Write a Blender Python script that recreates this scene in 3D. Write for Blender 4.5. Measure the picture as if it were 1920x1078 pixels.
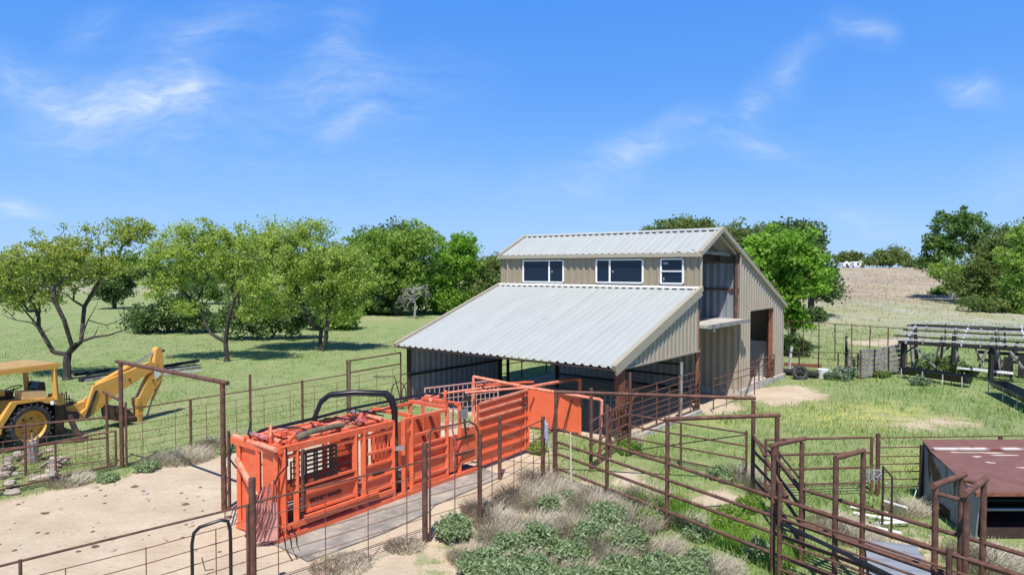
import bpy, math, random
import numpy as np
from math import sin, cos, radians, pi, sqrt, atan2
from mathutils import Vector, Matrix

for o in list(bpy.data.objects): bpy.data.objects.remove(o)
S = bpy.context.scene
COL = S.collection

# ------------------------------------------------------------------ camera
F, CX, CY, HZ, CH = 1276.0, 960.0, 539.0, 502.8, 5.3
TH = math.atan((CY-HZ)/F)
cd = bpy.data.cameras.new("camera"); cam = bpy.data.objects.new("camera", cd); COL.objects.link(cam)
cd.sensor_width = 36; cd.lens = 36*F/1920; cd.clip_start = .1; cd.clip_end = 5000
cam.location = (0, 0, CH); cam.rotation_euler = (pi/2-TH, 0, 0)
S.camera = cam
S.render.resolution_x = 1024; S.render.resolution_y = 574

# ------------------------------------------------------------------ light
SUN_EL = radians(62); SUN_AZ = radians(186)      # clockwise from +Y
w = bpy.data.worlds.new("World"); S.world = w; w.use_nodes = True
nt = w.node_tree; nt.nodes.clear()
def N(t, typ, **kw):
    n = t.nodes.new(typ)
    for k, v in kw.items():
        if k == 'inp':
            for a, b in v.items(): n.inputs[a].default_value = b
        else: setattr(n, k, v)
    return n
out = N(nt, 'ShaderNodeOutputWorld'); bg = N(nt, 'ShaderNodeBackground')
sky = N(nt, 'ShaderNodeTexSky', sky_type='NISHITA', sun_disc=False, sun_elevation=SUN_EL, sun_rotation=SUN_AZ,
        altitude=200, air_density=1.0, dust_density=.25, ozone_density=2.6)
hs = N(nt, 'ShaderNodeHueSaturation', inp={'Hue': .512, 'Saturation': 1.30, 'Value': 1.32})
nt.links.new(sky.outputs[0], hs.inputs['Color'])
# cirrus: direction -> (x/y, z/y) on the northern half of the sky, soft strokes times stretched noise
tc = N(nt, 'ShaderNodeTexCoord'); sp = N(nt, 'ShaderNodeSeparateXYZ'); nt.links.new(tc.outputs['Generated'], sp.inputs[0])
def M(op, a, b=None, c=None, t=nt, clamp=False):
    n = N(t, 'ShaderNodeMath', operation=op, use_clamp=clamp)
    for i, v in enumerate((a, b, c)):
        if v is None: continue
        if isinstance(v, (int, float)): n.inputs[i].default_value = v
        else: t.links.new(v, n.inputs[i])
    return n.outputs[0]
ymax = M('MAXIMUM', sp.outputs[1], .02)
cmb = N(nt, 'ShaderNodeCombineXYZ')
nt.links.new(M('DIVIDE', sp.outputs[0], ymax), cmb.inputs[0]); nt.links.new(M('DIVIDE', sp.outputs[2], ymax), cmb.inputs[1])
wn = N(nt, 'ShaderNodeTexNoise', inp={'Scale': 5.0, 'Detail': 4.0}); nt.links.new(cmb.outputs[0], wn.inputs['Vector'])
wv = N(nt, 'ShaderNodeVectorMath', operation='SCALE', inp={3: .12}); nt.links.new(wn.outputs['Color'], wv.inputs[0])
wa = N(nt, 'ShaderNodeVectorMath', operation='ADD'); nt.links.new(cmb.outputs[0], wa.inputs[0]); nt.links.new(wv.outputs[0], wa.inputs[1])
strokes = [  # px ax,ay,bx,by,halfwidth,strength
 (-20,125,270,235,55,.75),(150,215,400,185,50,.85),(330,235,395,110,42,.42),(420,215,860,160,70,.40),(600,150,660,20,50,.35),
 (600,265,720,200,26,.40),(250,120,560,20,60,.28),(0,250,230,285,38,.22),(-20,403,85,407,16,.8),(140,90,230,30,45,.25),
 (1050,345,1330,240,34,.55),(1300,245,1500,290,30,.55),(1390,240,1420,170,24,.42),(1420,190,1560,70,38,.34),(1590,60,1645,75,26,.5),
 (1765,175,1880,200,24,.6),(1530,375,1720,420,22,.35),(1860,350,1960,310,40,.25),(560,330,1400,380,60,.12),(0,330,900,300,80,.10)]
acc = None
for ax, ay, bx, by, hw, st in strokes:
    x0, y0, x1, y1 = (ax-CX)/F, (HZ-ay)/F, (bx-CX)/F, (HZ-by)/F
    L = math.hypot(x1-x0, y1-y0)/2+hw/F*1.1
    mp = N(nt, 'ShaderNodeMapping', vector_type='TEXTURE')
    mp.inputs['Location'].default_value = ((x0+x1)/2+.06, (y0+y1)/2+.06, 0.06)
    mp.inputs['Rotation'].default_value = (0, 0, atan2(y1-y0, x1-x0))
    mp.inputs['Scale'].default_value = (L*1.45, hw/F*1.85, 1)
    nt.links.new(wa.outputs[0], mp.inputs['Vector'])
    g = N(nt, 'ShaderNodeTexGradient', gradient_type='QUADRATIC_SPHERE'); nt.links.new(mp.outputs[0], g.inputs[0])
    v = M('MULTIPLY', g.outputs['Fac'], st)
    acc = v if acc is None else M('ADD', acc, v)
def cnoise(rot, sx, sy, sc, det, lo, hi):
    mp = N(nt, 'ShaderNodeMapping', inp={'Rotation': (0, 0, rot), 'Scale': (sx, sy, 1)}); nt.links.new(wa.outputs[0], mp.inputs['Vector'])
    n = N(nt, 'ShaderNodeTexNoise', inp={'Scale': sc, 'Detail': det, 'Roughness': .62, 'Distortion': .5}); nt.links.new(mp.outputs[0], n.inputs['Vector'])
    r = N(nt, 'ShaderNodeMapRange', inp={1: lo, 2: hi}); nt.links.new(n.outputs['Fac'], r.inputs[0]); return r.outputs[0]
n1 = cnoise(-.5, 1.2, 4.5, 7.0, 9.0, .25, .72)
n2 = cnoise(.25, 1.6, 6.0, 15.0, 9.0, .2, .8)
nn = M('MULTIPLY', M('MULTIPLY', n1, M('MULTIPLY_ADD', n2, .8, .4)), 1.45)
cl = M('MULTIPLY', M('MULTIPLY', acc, nn), M('GREATER_THAN', sp.outputs[1], .05), clamp=True)
# clear spring sky: the physical sky carried towards the saturated blue of the photograph, paler low down
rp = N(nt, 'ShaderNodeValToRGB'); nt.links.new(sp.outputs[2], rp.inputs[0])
el = rp.color_ramp.elements; el[0].position = 0; el[0].color = (.33, .585, .98, 1); el[1].position = 1; el[1].color = (.02, .07, .24, 1)  # unseen upper dome darkened on purpose to cut the fill light
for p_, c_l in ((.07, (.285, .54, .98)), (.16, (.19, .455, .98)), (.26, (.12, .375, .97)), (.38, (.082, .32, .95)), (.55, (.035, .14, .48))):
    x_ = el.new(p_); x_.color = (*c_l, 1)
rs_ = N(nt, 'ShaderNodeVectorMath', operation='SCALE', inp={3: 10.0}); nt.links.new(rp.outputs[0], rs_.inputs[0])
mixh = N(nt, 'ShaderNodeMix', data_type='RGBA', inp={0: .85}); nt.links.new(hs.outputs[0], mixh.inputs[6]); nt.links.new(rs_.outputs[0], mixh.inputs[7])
mixc = N(nt, 'ShaderNodeMix', data_type='RGBA'); nt.links.new(M('MULTIPLY', cl, .95), mixc.inputs[0])
nt.links.new(mixh.outputs[2], mixc.inputs[6]); mixc.inputs[7].default_value = (7.0, 8.2, 9.8, 1)
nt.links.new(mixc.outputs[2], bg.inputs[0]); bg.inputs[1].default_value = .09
nt.links.new(bg.outputs[0], out.inputs[0])

sd = bpy.data.lights.new("sun", 'SUN'); sd.energy = 5.0; sd.angle = radians(.53); sd.color = (1, .945, .86)
sun = bpy.data.objects.new("sun", sd); COL.objects.link(sun)
tosun = Vector((sin(SUN_AZ)*cos(SUN_EL), cos(SUN_AZ)*cos(SUN_EL), sin(SUN_EL)))
sun.rotation_euler = (-tosun).to_track_quat('-Z', 'Y').to_euler()
S.view_settings.view_transform = 'Standard'; S.view_settings.look = 'None'; S.view_settings.gamma = 1
S.view_settings.exposure = .22

# ------------------------------------------------------------------ geometry helpers
def smooth(a, b, x):
    t = np.clip((np.asarray(x, float)-a)/(b-a), 0, 1); return t*t*(3-2*t)
def gz(x, y):
    x = np.asarray(x, float); y = np.asarray(y, float)
    t = np.clip((y-52)/150, 0, 1.35)
    wgt = smooth(-.05, .38, x/np.maximum(y, 1))
    top = 1.7+3.75*wgt
    z = top*np.where(t < 1, t, 1-.1*(t-1))
    z = z+.22*smooth(50, 80, y)*np.sin(x*.09+1.3)*np.sin(y*.07)*(1-smooth(150, 190, y))
    z = z-2.2*smooth(215, 500, y)
    return z-.0
def ray(px, py):
    d = Vector((0, cos(TH), -sin(TH)))+Vector((1, 0, 0))*((px-CX)/F)+Vector((0, sin(TH), cos(TH)))*((CY-py)/F)
    return d
def G(px, py):
    d = ray(px, py); t = 3.0
    while t < 700:
        p = Vector((0, 0, CH))+d*t
        if p.z < float(gz(p.x, p.y)): break
        t *= 1.004
    for i in range(12):
        p = Vector((0, 0, CH))+d*t; e = p.z-float(gz(p.x, p.y)); t += e/(-d.z+.06)*.8
    p = Vector((0, 0, CH))+d*t
    return Vector((p.x, p.y, float(gz(p.x, p.y))))
def GF(px, py):        # flat ground z=0
    d = ray(px, py); t = -CH/d.z
    return Vector((d.x*t, d.y*t, 0))
def AT(px, py, Y):
    d = ray(px, py); t = Y/d.y
    return Vector((d.x*t, Y, CH+d.z*t))
class Plane:           # vertical plane through O along horizontal direction d
    def __init__(s, O, d):
        s.O = Vector((O[0], O[1], 0)); s.d = Vector((d[0], d[1], 0)).normalized(); s.n = Vector((s.d.y, -s.d.x, 0))
    def px(s, x, y):
        r = ray(x, y); c = Vector((0, 0, CH)); t = (s.O-c).dot(s.n)/r.dot(s.n); p = c+r*t
        return ((p-s.O).dot(s.d), p.z)
    def P(s, a, z, off=0): return s.O+s.d*a+s.n*off+Vector((0, 0, z))

class MB:
    def __init__(s): s.v = []; s.f = []
    def add(s, vs, fs):
        b = len(s.v); s.v += [tuple(x) for x in vs]; s.f += [tuple(i+b for i in f) for f in fs]
    def box(s, c, sx, sy, sz, rz=0, rx=0, ry=0):
        m = Matrix.Rotation(rz, 3, 'Z') @ Matrix.Rotation(ry, 3, 'Y') @ Matrix.Rotation(rx, 3, 'X'); c = Vector(c)
        vs = [c+m @ Vector((x*sx/2, y*sy/2, z*sz/2)) for x in (-1, 1) for y in (-1, 1) for z in (-1, 1)]
        s.add(vs, [(0,1,3,2),(4,6,7,5),(0,4,5,1),(2,3,7,6),(0,2,6,4),(1,5,7,3)]); return s
    def beam(s, p, q, w_, h, up=(0, 0, 1)):
        p = Vector(p); q = Vector(q); d = (q-p).normalized(); up = Vector(up)
        if abs(d.dot(up)) > .98: up = Vector((1, 0, 0)) if abs(d.x) < .9 else Vector((0, 1, 0))
        a = d.cross(up).normalized()*w_/2; b = a.cross(d).normalized()*h/2
        vs = [p-a-b, p+a-b, p+a+b, p-a+b, q-a-b, q+a-b, q+a+b, q-a+b]
        s.add(vs, [(0,3,2,1),(4,5,6,7),(0,1,5,4),(1,2,6,5),(2,3,7,6),(3,0,4,7)]); return s
    def tube(s, p, q, r, r2=None, n=8, cap=True):
        p = Vector(p); q = Vector(q); r2 = r if r2 is None else r2
        d = (q-p)
        if d.length < 1e-6: return s
        d.normalize(); u = Vector((0, 0, 1)) if abs(d.z) < .9 else Vector((1, 0, 0))
        a = d.cross(u).normalized(); b = d.cross(a)
        vs = [p+(a*cos(2*pi*i/n)+b*sin(2*pi*i/n))*r for i in range(n)]+[q+(a*cos(2*pi*i/n)+b*sin(2*pi*i/n))*r2 for i in range(n)]
        fs = [(i, (i+1) % n, n+(i+1) % n, n+i) for i in range(n)]
        if cap: fs += [tuple(range(n-1, -1, -1)), tuple(range(n, 2*n))]
        s.add(vs, fs); return s
    def path(s, pts, r, n=8, r_end=None):
        pts = [Vector(p) for p in pts]; k = len(pts)
        rs = [r if r_end is None else r+(r_end-r)*i/(k-1) for i in range(k)]
        d0 = (pts[1]-pts[0]).normalized(); u = Vector((0, 0, 1)) if abs(d0.z) < .9 else Vector((1, 0, 0))
        a = d0.cross(u).normalized(); vs = []
        for i, p in enumerate(pts):
            d = ((pts[min(i+1, k-1)]-pts[i]).normalized()+(pts[i]-pts[max(i-1, 0)]).normalized())
            if d.length < 1e-6: d = d0
            d.normalize(); a = (a-d*a.dot(d)).normalized(); b = d.cross(a)
            vs += [p+(a*cos(2*pi*j/n)+b*sin(2*pi*j/n))*rs[i] for j in range(n)]
        fs = [(i*n+j, i*n+(j+1) % n, (i+1)*n+(j+1) % n, (i+1)*n+j) for i in range(k-1) for j in range(n)]
        fs += [tuple(range(n-1, -1, -1)), tuple(range((k-1)*n, k*n))]
        s.add(vs, fs); return s
    def prism(s, poly, off):
        off = Vector(off); poly = [Vector(p) for p in poly]; n = len(poly)
        s.add(poly+[p+off for p in poly], [tuple(range(n-1, -1, -1)), tuple(range(n, 2*n))]+[(i, (i+1) % n, n+(i+1) % n, n+i) for i in range(n)]); return s
    def quad(s, a, b, c, d): s.add([a, b, c, d], [(0, 1, 2, 3)]); return s
    def build(s, name, mat, parent=None, smooth=False, **tags):
        me = bpy.data.meshes.new(name); off = parent_loc(parent)
        me.from_pydata([(x-off[0], y-off[1], z-off[2]) for x, y, z in s.v], [], s.f)
        me.materials.append(mat)
        if smooth:
            me.polygons.foreach_set('use_smooth', [True]*len(me.polygons))
            try: me.set_sharp_from_angle(angle=radians(40))
            except Exception: pass
        o = bpy.data.objects.new(name, me); COL.objects.link(o)
        if parent: o.parent = parent
        for k, v in tags.items(): o[k] = v
        return o
def parent_loc(p):
    l = Vector((0, 0, 0))
    while p is not None: l += p.location; p = p.parent
    return l
def npmesh(name, V, Fq, mat, parent=None, k=4, smooth=False, **tags):
    V = np.asarray(V, np.float32); Fq = np.asarray(Fq, np.int32)
    off = parent_loc(parent); V = V-np.array(off, np.float32)
    me = bpy.data.meshes.new(name); me.vertices.add(len(V)); me.vertices.foreach_set('co', V.ravel())
    me.loops.add(Fq.size); me.loops.foreach_set('vertex_index', Fq.ravel())
    me.polygons.add(len(Fq)); me.polygons.foreach_set('loop_start', np.arange(0, Fq.size, k, dtype=np.int32))
    me.polygons.foreach_set('loop_total', np.full(len(Fq), k, np.int32))
    me.update(calc_edges=True); me.validate(); me.materials.append(mat)
    if smooth: me.polygons.foreach_set('use_smooth', [True]*len(me.polygons))
    o = bpy.data.objects.new(name, me); COL.objects.link(o)
    if parent: o.parent = parent
    for a, b in tags.items(): o[a] = b
    return o
def thing(name, label, cat, loc, group=None):
    o = bpy.data.objects.new(name, None); COL.objects.link(o); o.location = loc; o.empty_display_size = .2
    o['label'] = label; o['category'] = cat
    if group: o['group'] = group
    return o
def corr(mb, O, A, B, Nn, wa_, wb, pitch=.3066, h=.058, top=.05, base=.15):
    """ribbed sheet: ribs run along B, repeat along A"""
    O = Vector(O); A = Vector(A); B = Vector(B); Nn = Vector(Nn); xs = [(0, 0)]; k = 0; sft = (base-top)/2
    x = pitch*.5
    while x < wa_:
        for dx, hh in ((-base/2, 0), (-top/2, h), (top/2, h), (base/2, 0)):
            if 0 < x+dx < wa_: xs.append((x+dx, hh))
        x += pitch
    xs.append((wa_, 0)); vs = []
    for a, hh in xs: vs += [O+A*a+Nn*hh, O+A*a+Nn*hh+B*wb]
    mb.add(vs, [(2*i, 2*i+2, 2*i+3, 2*i+1) for i in range(len(xs)-1)])
def ribwall(mb, P, u0, u1, zb, zt, holes=(), kinks=(), pitch=.3066, h=.045, sign=1):
    """vertical ribbed wall; P(u,z,off)->point; zb, zt functions of u"""
    xs = [(u0, 0), (u1, 0)]; x = u0+pitch*.5
    while x < u1:
        for dx, hh in ((-.085, 0), (-.045, h), (.045, h), (.085, 0)):
            if u0 < x+dx < u1: xs.append((x+dx, hh))
        x += pitch
    def hh_at(u):
        q = sorted(xs[:base_n]); 
        for (a, ha), (b, hb) in zip(q, q[1:]):
            if a <= u <= b: return ha+(hb-ha)*(u-a)/max(b-a, 1e-6)
        return 0
    base_n = len(xs)
    for k in list(kinks)+[e for ho in holes for e in ho[:2]]:
        if u0 < k < u1: xs.append((k, hh_at(k)))
    xs.sort()
    for (a, ha), (b, hb) in zip(xs, xs[1:]):
        if b-a < 1e-5: continue
        m = (a+b)/2; cuts = [(zb(m), None)]
        iv = [(None, None)]
        hs_ = sorted([(z0, z1) for (q0, q1, z0, z1) in holes if q0 <= m <= q1])
        lo = ('f', zb)
        segs = []; cur = zb
        for z0, z1 in hs_:
            segs.append((cur, (lambda u, z=z0: z))); cur = (lambda u, z=z1: z)
        segs.append((cur, zt))
        for c0, c1 in segs:
            if c1(m)-c0(m) < .005: continue
            mb.quad(P(a, c0(a), sign*ha), P(b, c0(b), sign*hb), P(b, c1(b), sign*hb), P(a, c1(a), sign*ha))
# ------------------------------------------------------------------ materials
def mat(name, col, rough=.6, metal=0, var=.15, vscale=6, col2=None, nscale=3, lo=.45, hi=.65, bump=0, bscale=40, stretch=None, spec=.5, detail=6, rot=None, grime=None):
    m = bpy.data.materials.new(name); m.use_nodes = True; t = m.node_tree; b = t.nodes['Principled BSDF']
    b.inputs['Roughness'].default_value = rough; b.inputs['Metallic'].default_value = metal
    b.inputs['Specular IOR Level'].default_value = spec
    c = N(t, 'ShaderNodeTexCoord'); vec = c.outputs['Object']
    if rot is not None:
        mr_ = N(t, 'ShaderNodeMapping', inp={'Rotation': (0, 0, rot)}); t.links.new(vec, mr_.inputs[0]); vec = mr_.outputs[0]
    if stretch:
        mp = N(t, 'ShaderNodeMapping', inp={'Scale': stretch}); t.links.new(vec, mp.inputs[0]); vec = mp.outputs[0]
    n = N(t, 'ShaderNodeTexNoise', inp={'Scale': vscale, 'Detail': detail, 'Roughness': .6}); t.links.new(vec, n.inputs['Vector'])
    mr = N(t, 'ShaderNodeMapRange', inp={1: .3, 2: .7, 3: 1-var, 4: 1+var}); t.links.new(n.outputs['Fac'], mr.inputs[0])
    cc = N(t, 'ShaderNodeMix', data_type='RGBA', inp={6: (*col, 1), 7: (*(col2 or col), 1)})
    if col2:
        n2 = N(t, 'ShaderNodeTexNoise', inp={'Scale': nscale, 'Detail': detail, 'Roughness': .65}); t.links.new(vec, n2.inputs['Vector'])
        r2 = N(t, 'ShaderNodeMapRange', inp={1: lo, 2: hi}); t.links.new(n2.outputs['Fac'], r2.inputs[0]); t.links.new(r2.outputs[0], cc.inputs[0])
    else: cc.inputs[0].default_value = 0
    vm = N(t, 'ShaderNodeVectorMath', operation='SCALE'); t.links.new(cc.outputs[2], vm.inputs[0]); t.links.new(mr.outputs[0], vm.inputs[3])
    last = vm.outputs[0]
    if grime:      # worn, dirty patches with a shape of their own
        for sc_, lo_, hi_, am, cg in grime:
            ng = N(t, 'ShaderNodeTexNoise', inp={'Scale': sc_, 'Detail': 8, 'Roughness': .72}); t.links.new(c.outputs['Object'], ng.inputs['Vector'])
            rg_ = N(t, 'ShaderNodeMapRange', inp={1: lo_, 2: hi_, 4: am}); t.links.new(ng.outputs['Fac'], rg_.inputs[0])
            mg = N(t, 'ShaderNodeMix', data_type='RGBA', inp={7: (*cg, 1)}); t.links.new(rg_.outputs[0], mg.inputs[0]); t.links.new(last, mg.inputs[6]); last = mg.outputs[2]
    t.links.new(last, b.inputs['Base Color'])
    if bump:
        nb = N(t, 'ShaderNodeTexNoise', inp={'Scale': bscale, 'Detail': 5}); t.links.new(vec, nb.inputs['Vector'])
        bp = N(t, 'ShaderNodeBump', inp={'Strength': bump, 'Distance': .02}); t.links.new(nb.outputs['Fac'], bp.inputs['Height']); t.links.new(bp.outputs[0], b.inputs['Normal'])
    return m
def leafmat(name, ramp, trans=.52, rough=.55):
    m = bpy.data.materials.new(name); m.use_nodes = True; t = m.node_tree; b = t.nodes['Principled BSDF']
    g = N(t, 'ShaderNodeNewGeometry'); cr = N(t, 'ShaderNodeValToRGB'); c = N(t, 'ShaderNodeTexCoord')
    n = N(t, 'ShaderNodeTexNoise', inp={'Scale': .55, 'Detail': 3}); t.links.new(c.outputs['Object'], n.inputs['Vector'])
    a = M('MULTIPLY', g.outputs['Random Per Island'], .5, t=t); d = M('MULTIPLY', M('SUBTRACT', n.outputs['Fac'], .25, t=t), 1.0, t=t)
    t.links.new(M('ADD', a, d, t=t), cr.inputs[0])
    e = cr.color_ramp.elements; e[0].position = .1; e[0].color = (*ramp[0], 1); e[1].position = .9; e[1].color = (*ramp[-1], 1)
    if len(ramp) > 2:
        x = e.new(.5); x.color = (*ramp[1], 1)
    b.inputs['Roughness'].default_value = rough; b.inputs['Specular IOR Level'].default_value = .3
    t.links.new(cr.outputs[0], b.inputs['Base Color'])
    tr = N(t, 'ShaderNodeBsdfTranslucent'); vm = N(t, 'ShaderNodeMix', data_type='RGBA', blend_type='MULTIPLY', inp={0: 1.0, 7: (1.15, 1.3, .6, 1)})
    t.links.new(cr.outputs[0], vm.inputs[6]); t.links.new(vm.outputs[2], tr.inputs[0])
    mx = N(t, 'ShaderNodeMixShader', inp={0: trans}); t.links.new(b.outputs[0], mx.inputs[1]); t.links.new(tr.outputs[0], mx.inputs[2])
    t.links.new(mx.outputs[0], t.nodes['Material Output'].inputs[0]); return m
rust = mat('rust_pipe', (.155, .072, .050), .75, .1, .35, 9, (.09, .042, .034), 5, bump=.2, grime=[(7, .58, .70, .7, (.26, .11, .055)), (2.5, .6, .7, .5, (.06, .035, .03))])
rustw = mat('rust_wire', (.20, .10, .07), .8, .1, .3, 12)
rustd = mat('rust_dark', (.05, .028, .024), .8, .1, .3, 9)
rustor = mat('rust_orange', (.25, .09, .045), .8, 0, .3, 9, (.16, .06, .035), 6)
orange = mat('orange_paint', (.77, .145, .058), .45, 0, .10, 5, (.78, .20, .10), 3.5, .5, .8, bump=.05, bscale=14, grime=[(5, .56, .70, .55, (.42, .13, .07)), (11, .60, .68, .8, (.20, .075, .045)), (3, .6, .75, .5, (.55, .38, .27))])
orangel = mat('faded_orange', (.86, .34, .22), .5, 0, .15, 7, (.80, .15, .06), 6)
pink = mat('pink_fittings', (.62, .22, .20), .45, .2, .35, 14, (.30, .05, .08), 9)
black = mat('black_paint', (.012, .013, .016), .35, 0, .2, 8)
rubber = mat('rubber', (.030, .031, .034), .75, 0, .3, 10, (.07, .065, .058), 5, bump=.2)
chrome = mat('bare_steel', (.55, .56, .58), .3, .8, .1)
galv = mat('galvalume_roof', (.41, .435, .425), .5, .0, .04, 1.0, (.375, .40, .39), 1.1, .4, .7, rot=-2.467, stretch=(3.2, .12, 1), grime=[(1.3, .60, .75, .30, (.28, .26, .22)), (14, .68, .72, .5, (.22, .18, .14))], spec=.35)
galvi = mat('galvalume_wall', (.27, .295, .33), .5, .1, .08, 2)
tan = mat('tan_siding', (.33, .27, .185), .5, 0, .05, 1.5, (.30, .245, .165), 2.5, .5, .8)
taupe = mat('taupe_siding', (.40, .34, .27), .5, 0, .06, 2, (.36, .305, .24), 2.2, .5, .8)
trim = mat('tan_trim', (.40, .35, .26), .45, 0, .05, 2)
white = mat('white_paint', (.80, .80, .78), .5, 0, .05, 4)
conc = mat('concrete', (.52, .49, .45), .85, 0, .15, 5, (.36, .34, .31), 3, bump=.3)
wood = mat('old_wood', (.30, .28, .27), .9, 0, .35, 5, (.16, .15, .145), 4, stretch=(1, 1, 1), bump=.4)
woodl = mat('bleached_wood', (.56, .55, .58), .85, 0, .25, 6, (.34, .33, .35), 5)
wooddk = mat('charred_wood', (.022, .022, .026), .9, 0, .3, 6)
bark = mat('bark', (.05, .042, .037), .9, 0, .4, 7, (.12, .105, .095), 4, .5, .75, bump=.6, bscale=16)
barkg = mat('grey_bark', (.30, .28, .27), .9, 0, .3, 6, bump=.4)
yellow = mat('machine_yellow', (.74, .38, .075), .45, 0, .10, 5, (.62, .36, .13), 3, .5, .8, bump=.05, grime=[(3, .55, .72, .5, (.36, .22, .10)), (9, .62, .70, .8, (.15, .08, .04))])
yellowl = mat('faded_yellow', (.78, .50, .22), .5, 0, .08, 5)
steeldk = mat('dark_steel', (.05, .045, .042), .6, .4, .3, 9, (.16, .08, .05), 6)
manure = mat('dried_clod', (.13, .095, .06), .95, 0, .3, 20)
rock = mat('limestone', (.40, .35, .285), .9, 0, .3, 5, (.30, .26, .22), 3, bump=.6, bscale=10)
redroof = mat('rust_red_sheet', (.185, .085, .062), .55, .0, .15, 3, (.20, .105, .082), 4, .5, .75)
rustgal = mat('rusty_galvanised', (.33, .35, .38), .6, .2, .2, 3, (.10, .045, .03), 2.2, .48, .58, stretch=(1, 1, .3))
matte = mat('rubber_mat', (.31, .29, .26), .95, 0, .2, 2, (.21, .20, .185), 1.4, bump=.2, spec=.1, grime=[(2.2, .5, .68, .75, (.52, .44, .34))])
def glassmat():
    m = mat('window_glass', (.008, .018, .036), .04, 0, .05, 2, spec=.35); return m
glass = glassmat()
leafA = leafmat('leaf_mesquite', [(.16, .24, .05), (.34, .41, .11), (.62, .56, .17)])
leafB = leafmat('leaf_bright', [(.11, .25, .03), (.25, .43, .06), (.42, .58, .13)])
leafC = leafmat('leaf_green', [(.12, .22, .04), (.28, .41, .09), (.48, .58, .17)])
leafH = leafmat('leaf_feathery', [(.19, .27, .06), (.38, .47, .12), (.60, .66, .22)])
leafM = leafmat('leaf_mid_dark', [(.05, .11, .025), (.11, .21, .045), (.20, .31, .08)], .35)
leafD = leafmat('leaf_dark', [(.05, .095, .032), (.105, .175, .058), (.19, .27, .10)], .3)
leafE = leafmat('leaf_olive', [(.10, .15, .05), (.19, .25, .085), (.32, .35, .15)])
leafF = leafmat('leaf_weed', [(.15, .22, .10), (.29, .38, .20), (.48, .56, .38)], .35)
leafG = leafmat('leaf_bluegreen', [(.13, .19, .13), (.22, .29, .20), (.32, .38, .29)], .3)
twig = leafmat('dry_twigs', [(.29, .25, .19), (.47, .42, .34), (.66, .61, .52)], .2)
blade = leafmat('grass_blades', [(.12, .23, .055), (.26, .40, .11), (.50, .54, .24)], .4)
bladed = leafmat('dry_grass', [(.36, .30, .20), (.50, .43, .32), (.64, .57, .46)], .3)

# ------------------------------------------------------------------ ground
def inpoly(X, Y, poly):
    c = np.zeros(X.shape, bool); n = len(poly)
    for i in range(n):
        x0, y0 = poly[i]; x1, y1 = poly[i-1]
        k = ((y0 > Y) != (y1 > Y)) & (X < (x1-x0)*(Y-y0)/((y1-y0) if y1 != y0 else 1e-9)+x0); c ^= k
    return c
def soft(X, Y, poly, wd):
    """1 inside, fading out over wd metres"""
    ins = inpoly(X, Y, poly); d = np.full(X.shape, 1e9)
    for i in range(len(poly)):
        ax, ay = poly[i-1]; bx, by = poly[i]; L2 = (bx-ax)**2+(by-ay)**2+1e-9
        t = np.clip(((X-ax)*(bx-ax)+(Y-ay)*(by-ay))/L2, 0, 1)
        d = np.minimum(d, np.hypot(X-ax-t*(bx-ax), Y-ay-t*(by-ay)))
    sd_ = np.where(ins, d, -d); return np.clip(.5+sd_/wd, 0, 1)
def gp(*pts): return [tuple(GF(*p))[:2] for p in pts]
BO = Vector((3.373, 20.58, 0)); BU = Vector((.6237, .7816, 0)); BW = Vector((-.7816, .6237, 0))
def B(l, u, z): return BO+BW*l+BU*u+Vector((0, 0, z))
BL, a_, b_, cb_, c_ = 9.51, 5.64, 7.66, 9.66, 15.78
def ell(px, py, rx, ry, n=14):
    return gp(*[(px+rx*cos(2*pi*i/n)*(1+.15*sin(i*2.3)), py+ry*sin(2*pi*i/n)*(1+.15*cos(i*1.7))) for i in range(n)])
DIRT = [(gp((-60,955),(60,925),(130,912),(230,892),(330,868),(420,850),(520,822),(700,800),(860,790),(990,800),(1020,850),(1035,905),(960,960),(880,1000),(800,1040),(780,1110),(650,1250),(200,1400),(-700,1400),(-700,1040)), .9, 1.0),
        ([tuple(B(l, u, 0))[:2] for l, u in ((-.1, -.2), (-.1, cb_+.2), (BL, cb_+.2), (BL, 0))], .6, .95),
        (ell(1465,741,85,17), 1.2, 1.0), (ell(1345,765,55,12), .8, .9), (ell(1740,795,110,14), 1.5, .62), (ell(1180,900,42,22), .7, .8),
        (ell(1340,940,70,22), .8, .85), (ell(1500,745,60,10), 1, .5), (ell(640,585,60,6), 3, .4), (ell(1640,780,60,8), 1.5, .45), (ell(680, 600, 120, 6), 4, .35),
        (ell(1010,900,90,60), 1.5, .5), (ell(1250,1000,60,30), 1, .35), (ell(860,1010,50,30), 1, .6), (ell(610,690,60,8),2,.25), (ell(240,645,40,6), 3, .4), (ell(390,755,20,5), 1, .5),
        (ell(960,890,90,50), 1.2, .6), (ell(1060,1000,170,100), 1.5, .72), (ell(900,1060,110,70), 1, .8), (ell(1690,1050,150,60), 1.5, .62)]
ROAD = [(gp((1585,640),(1700,634),(1760,640),(1700,650),(1600,647)), 3, 1.0)]
YEL = [(ell(1620,780,150,22), 2.5, 1.0), (ell(1800,860,140,25), 1.5, .55), (ell(1330,790,60,12), 1, .4), (ell(1700,870,60,25), 1, .5)]
def gridlines():
    ys = [3.0]
    while ys[-1] < 900: ys.append(ys[-1]+max(.16, (ys[-1]-14)*.017))
    xs = [0.0]
    while xs[-1] < 800: xs.append(xs[-1]+max(.16, (xs[-1]-9)*.03))
    return np.array([-x for x in xs[:0:-1]]+xs), np.array(ys)
gx, gy = gridlines(); GX, GY = np.meshgrid(gx, gy)
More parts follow.
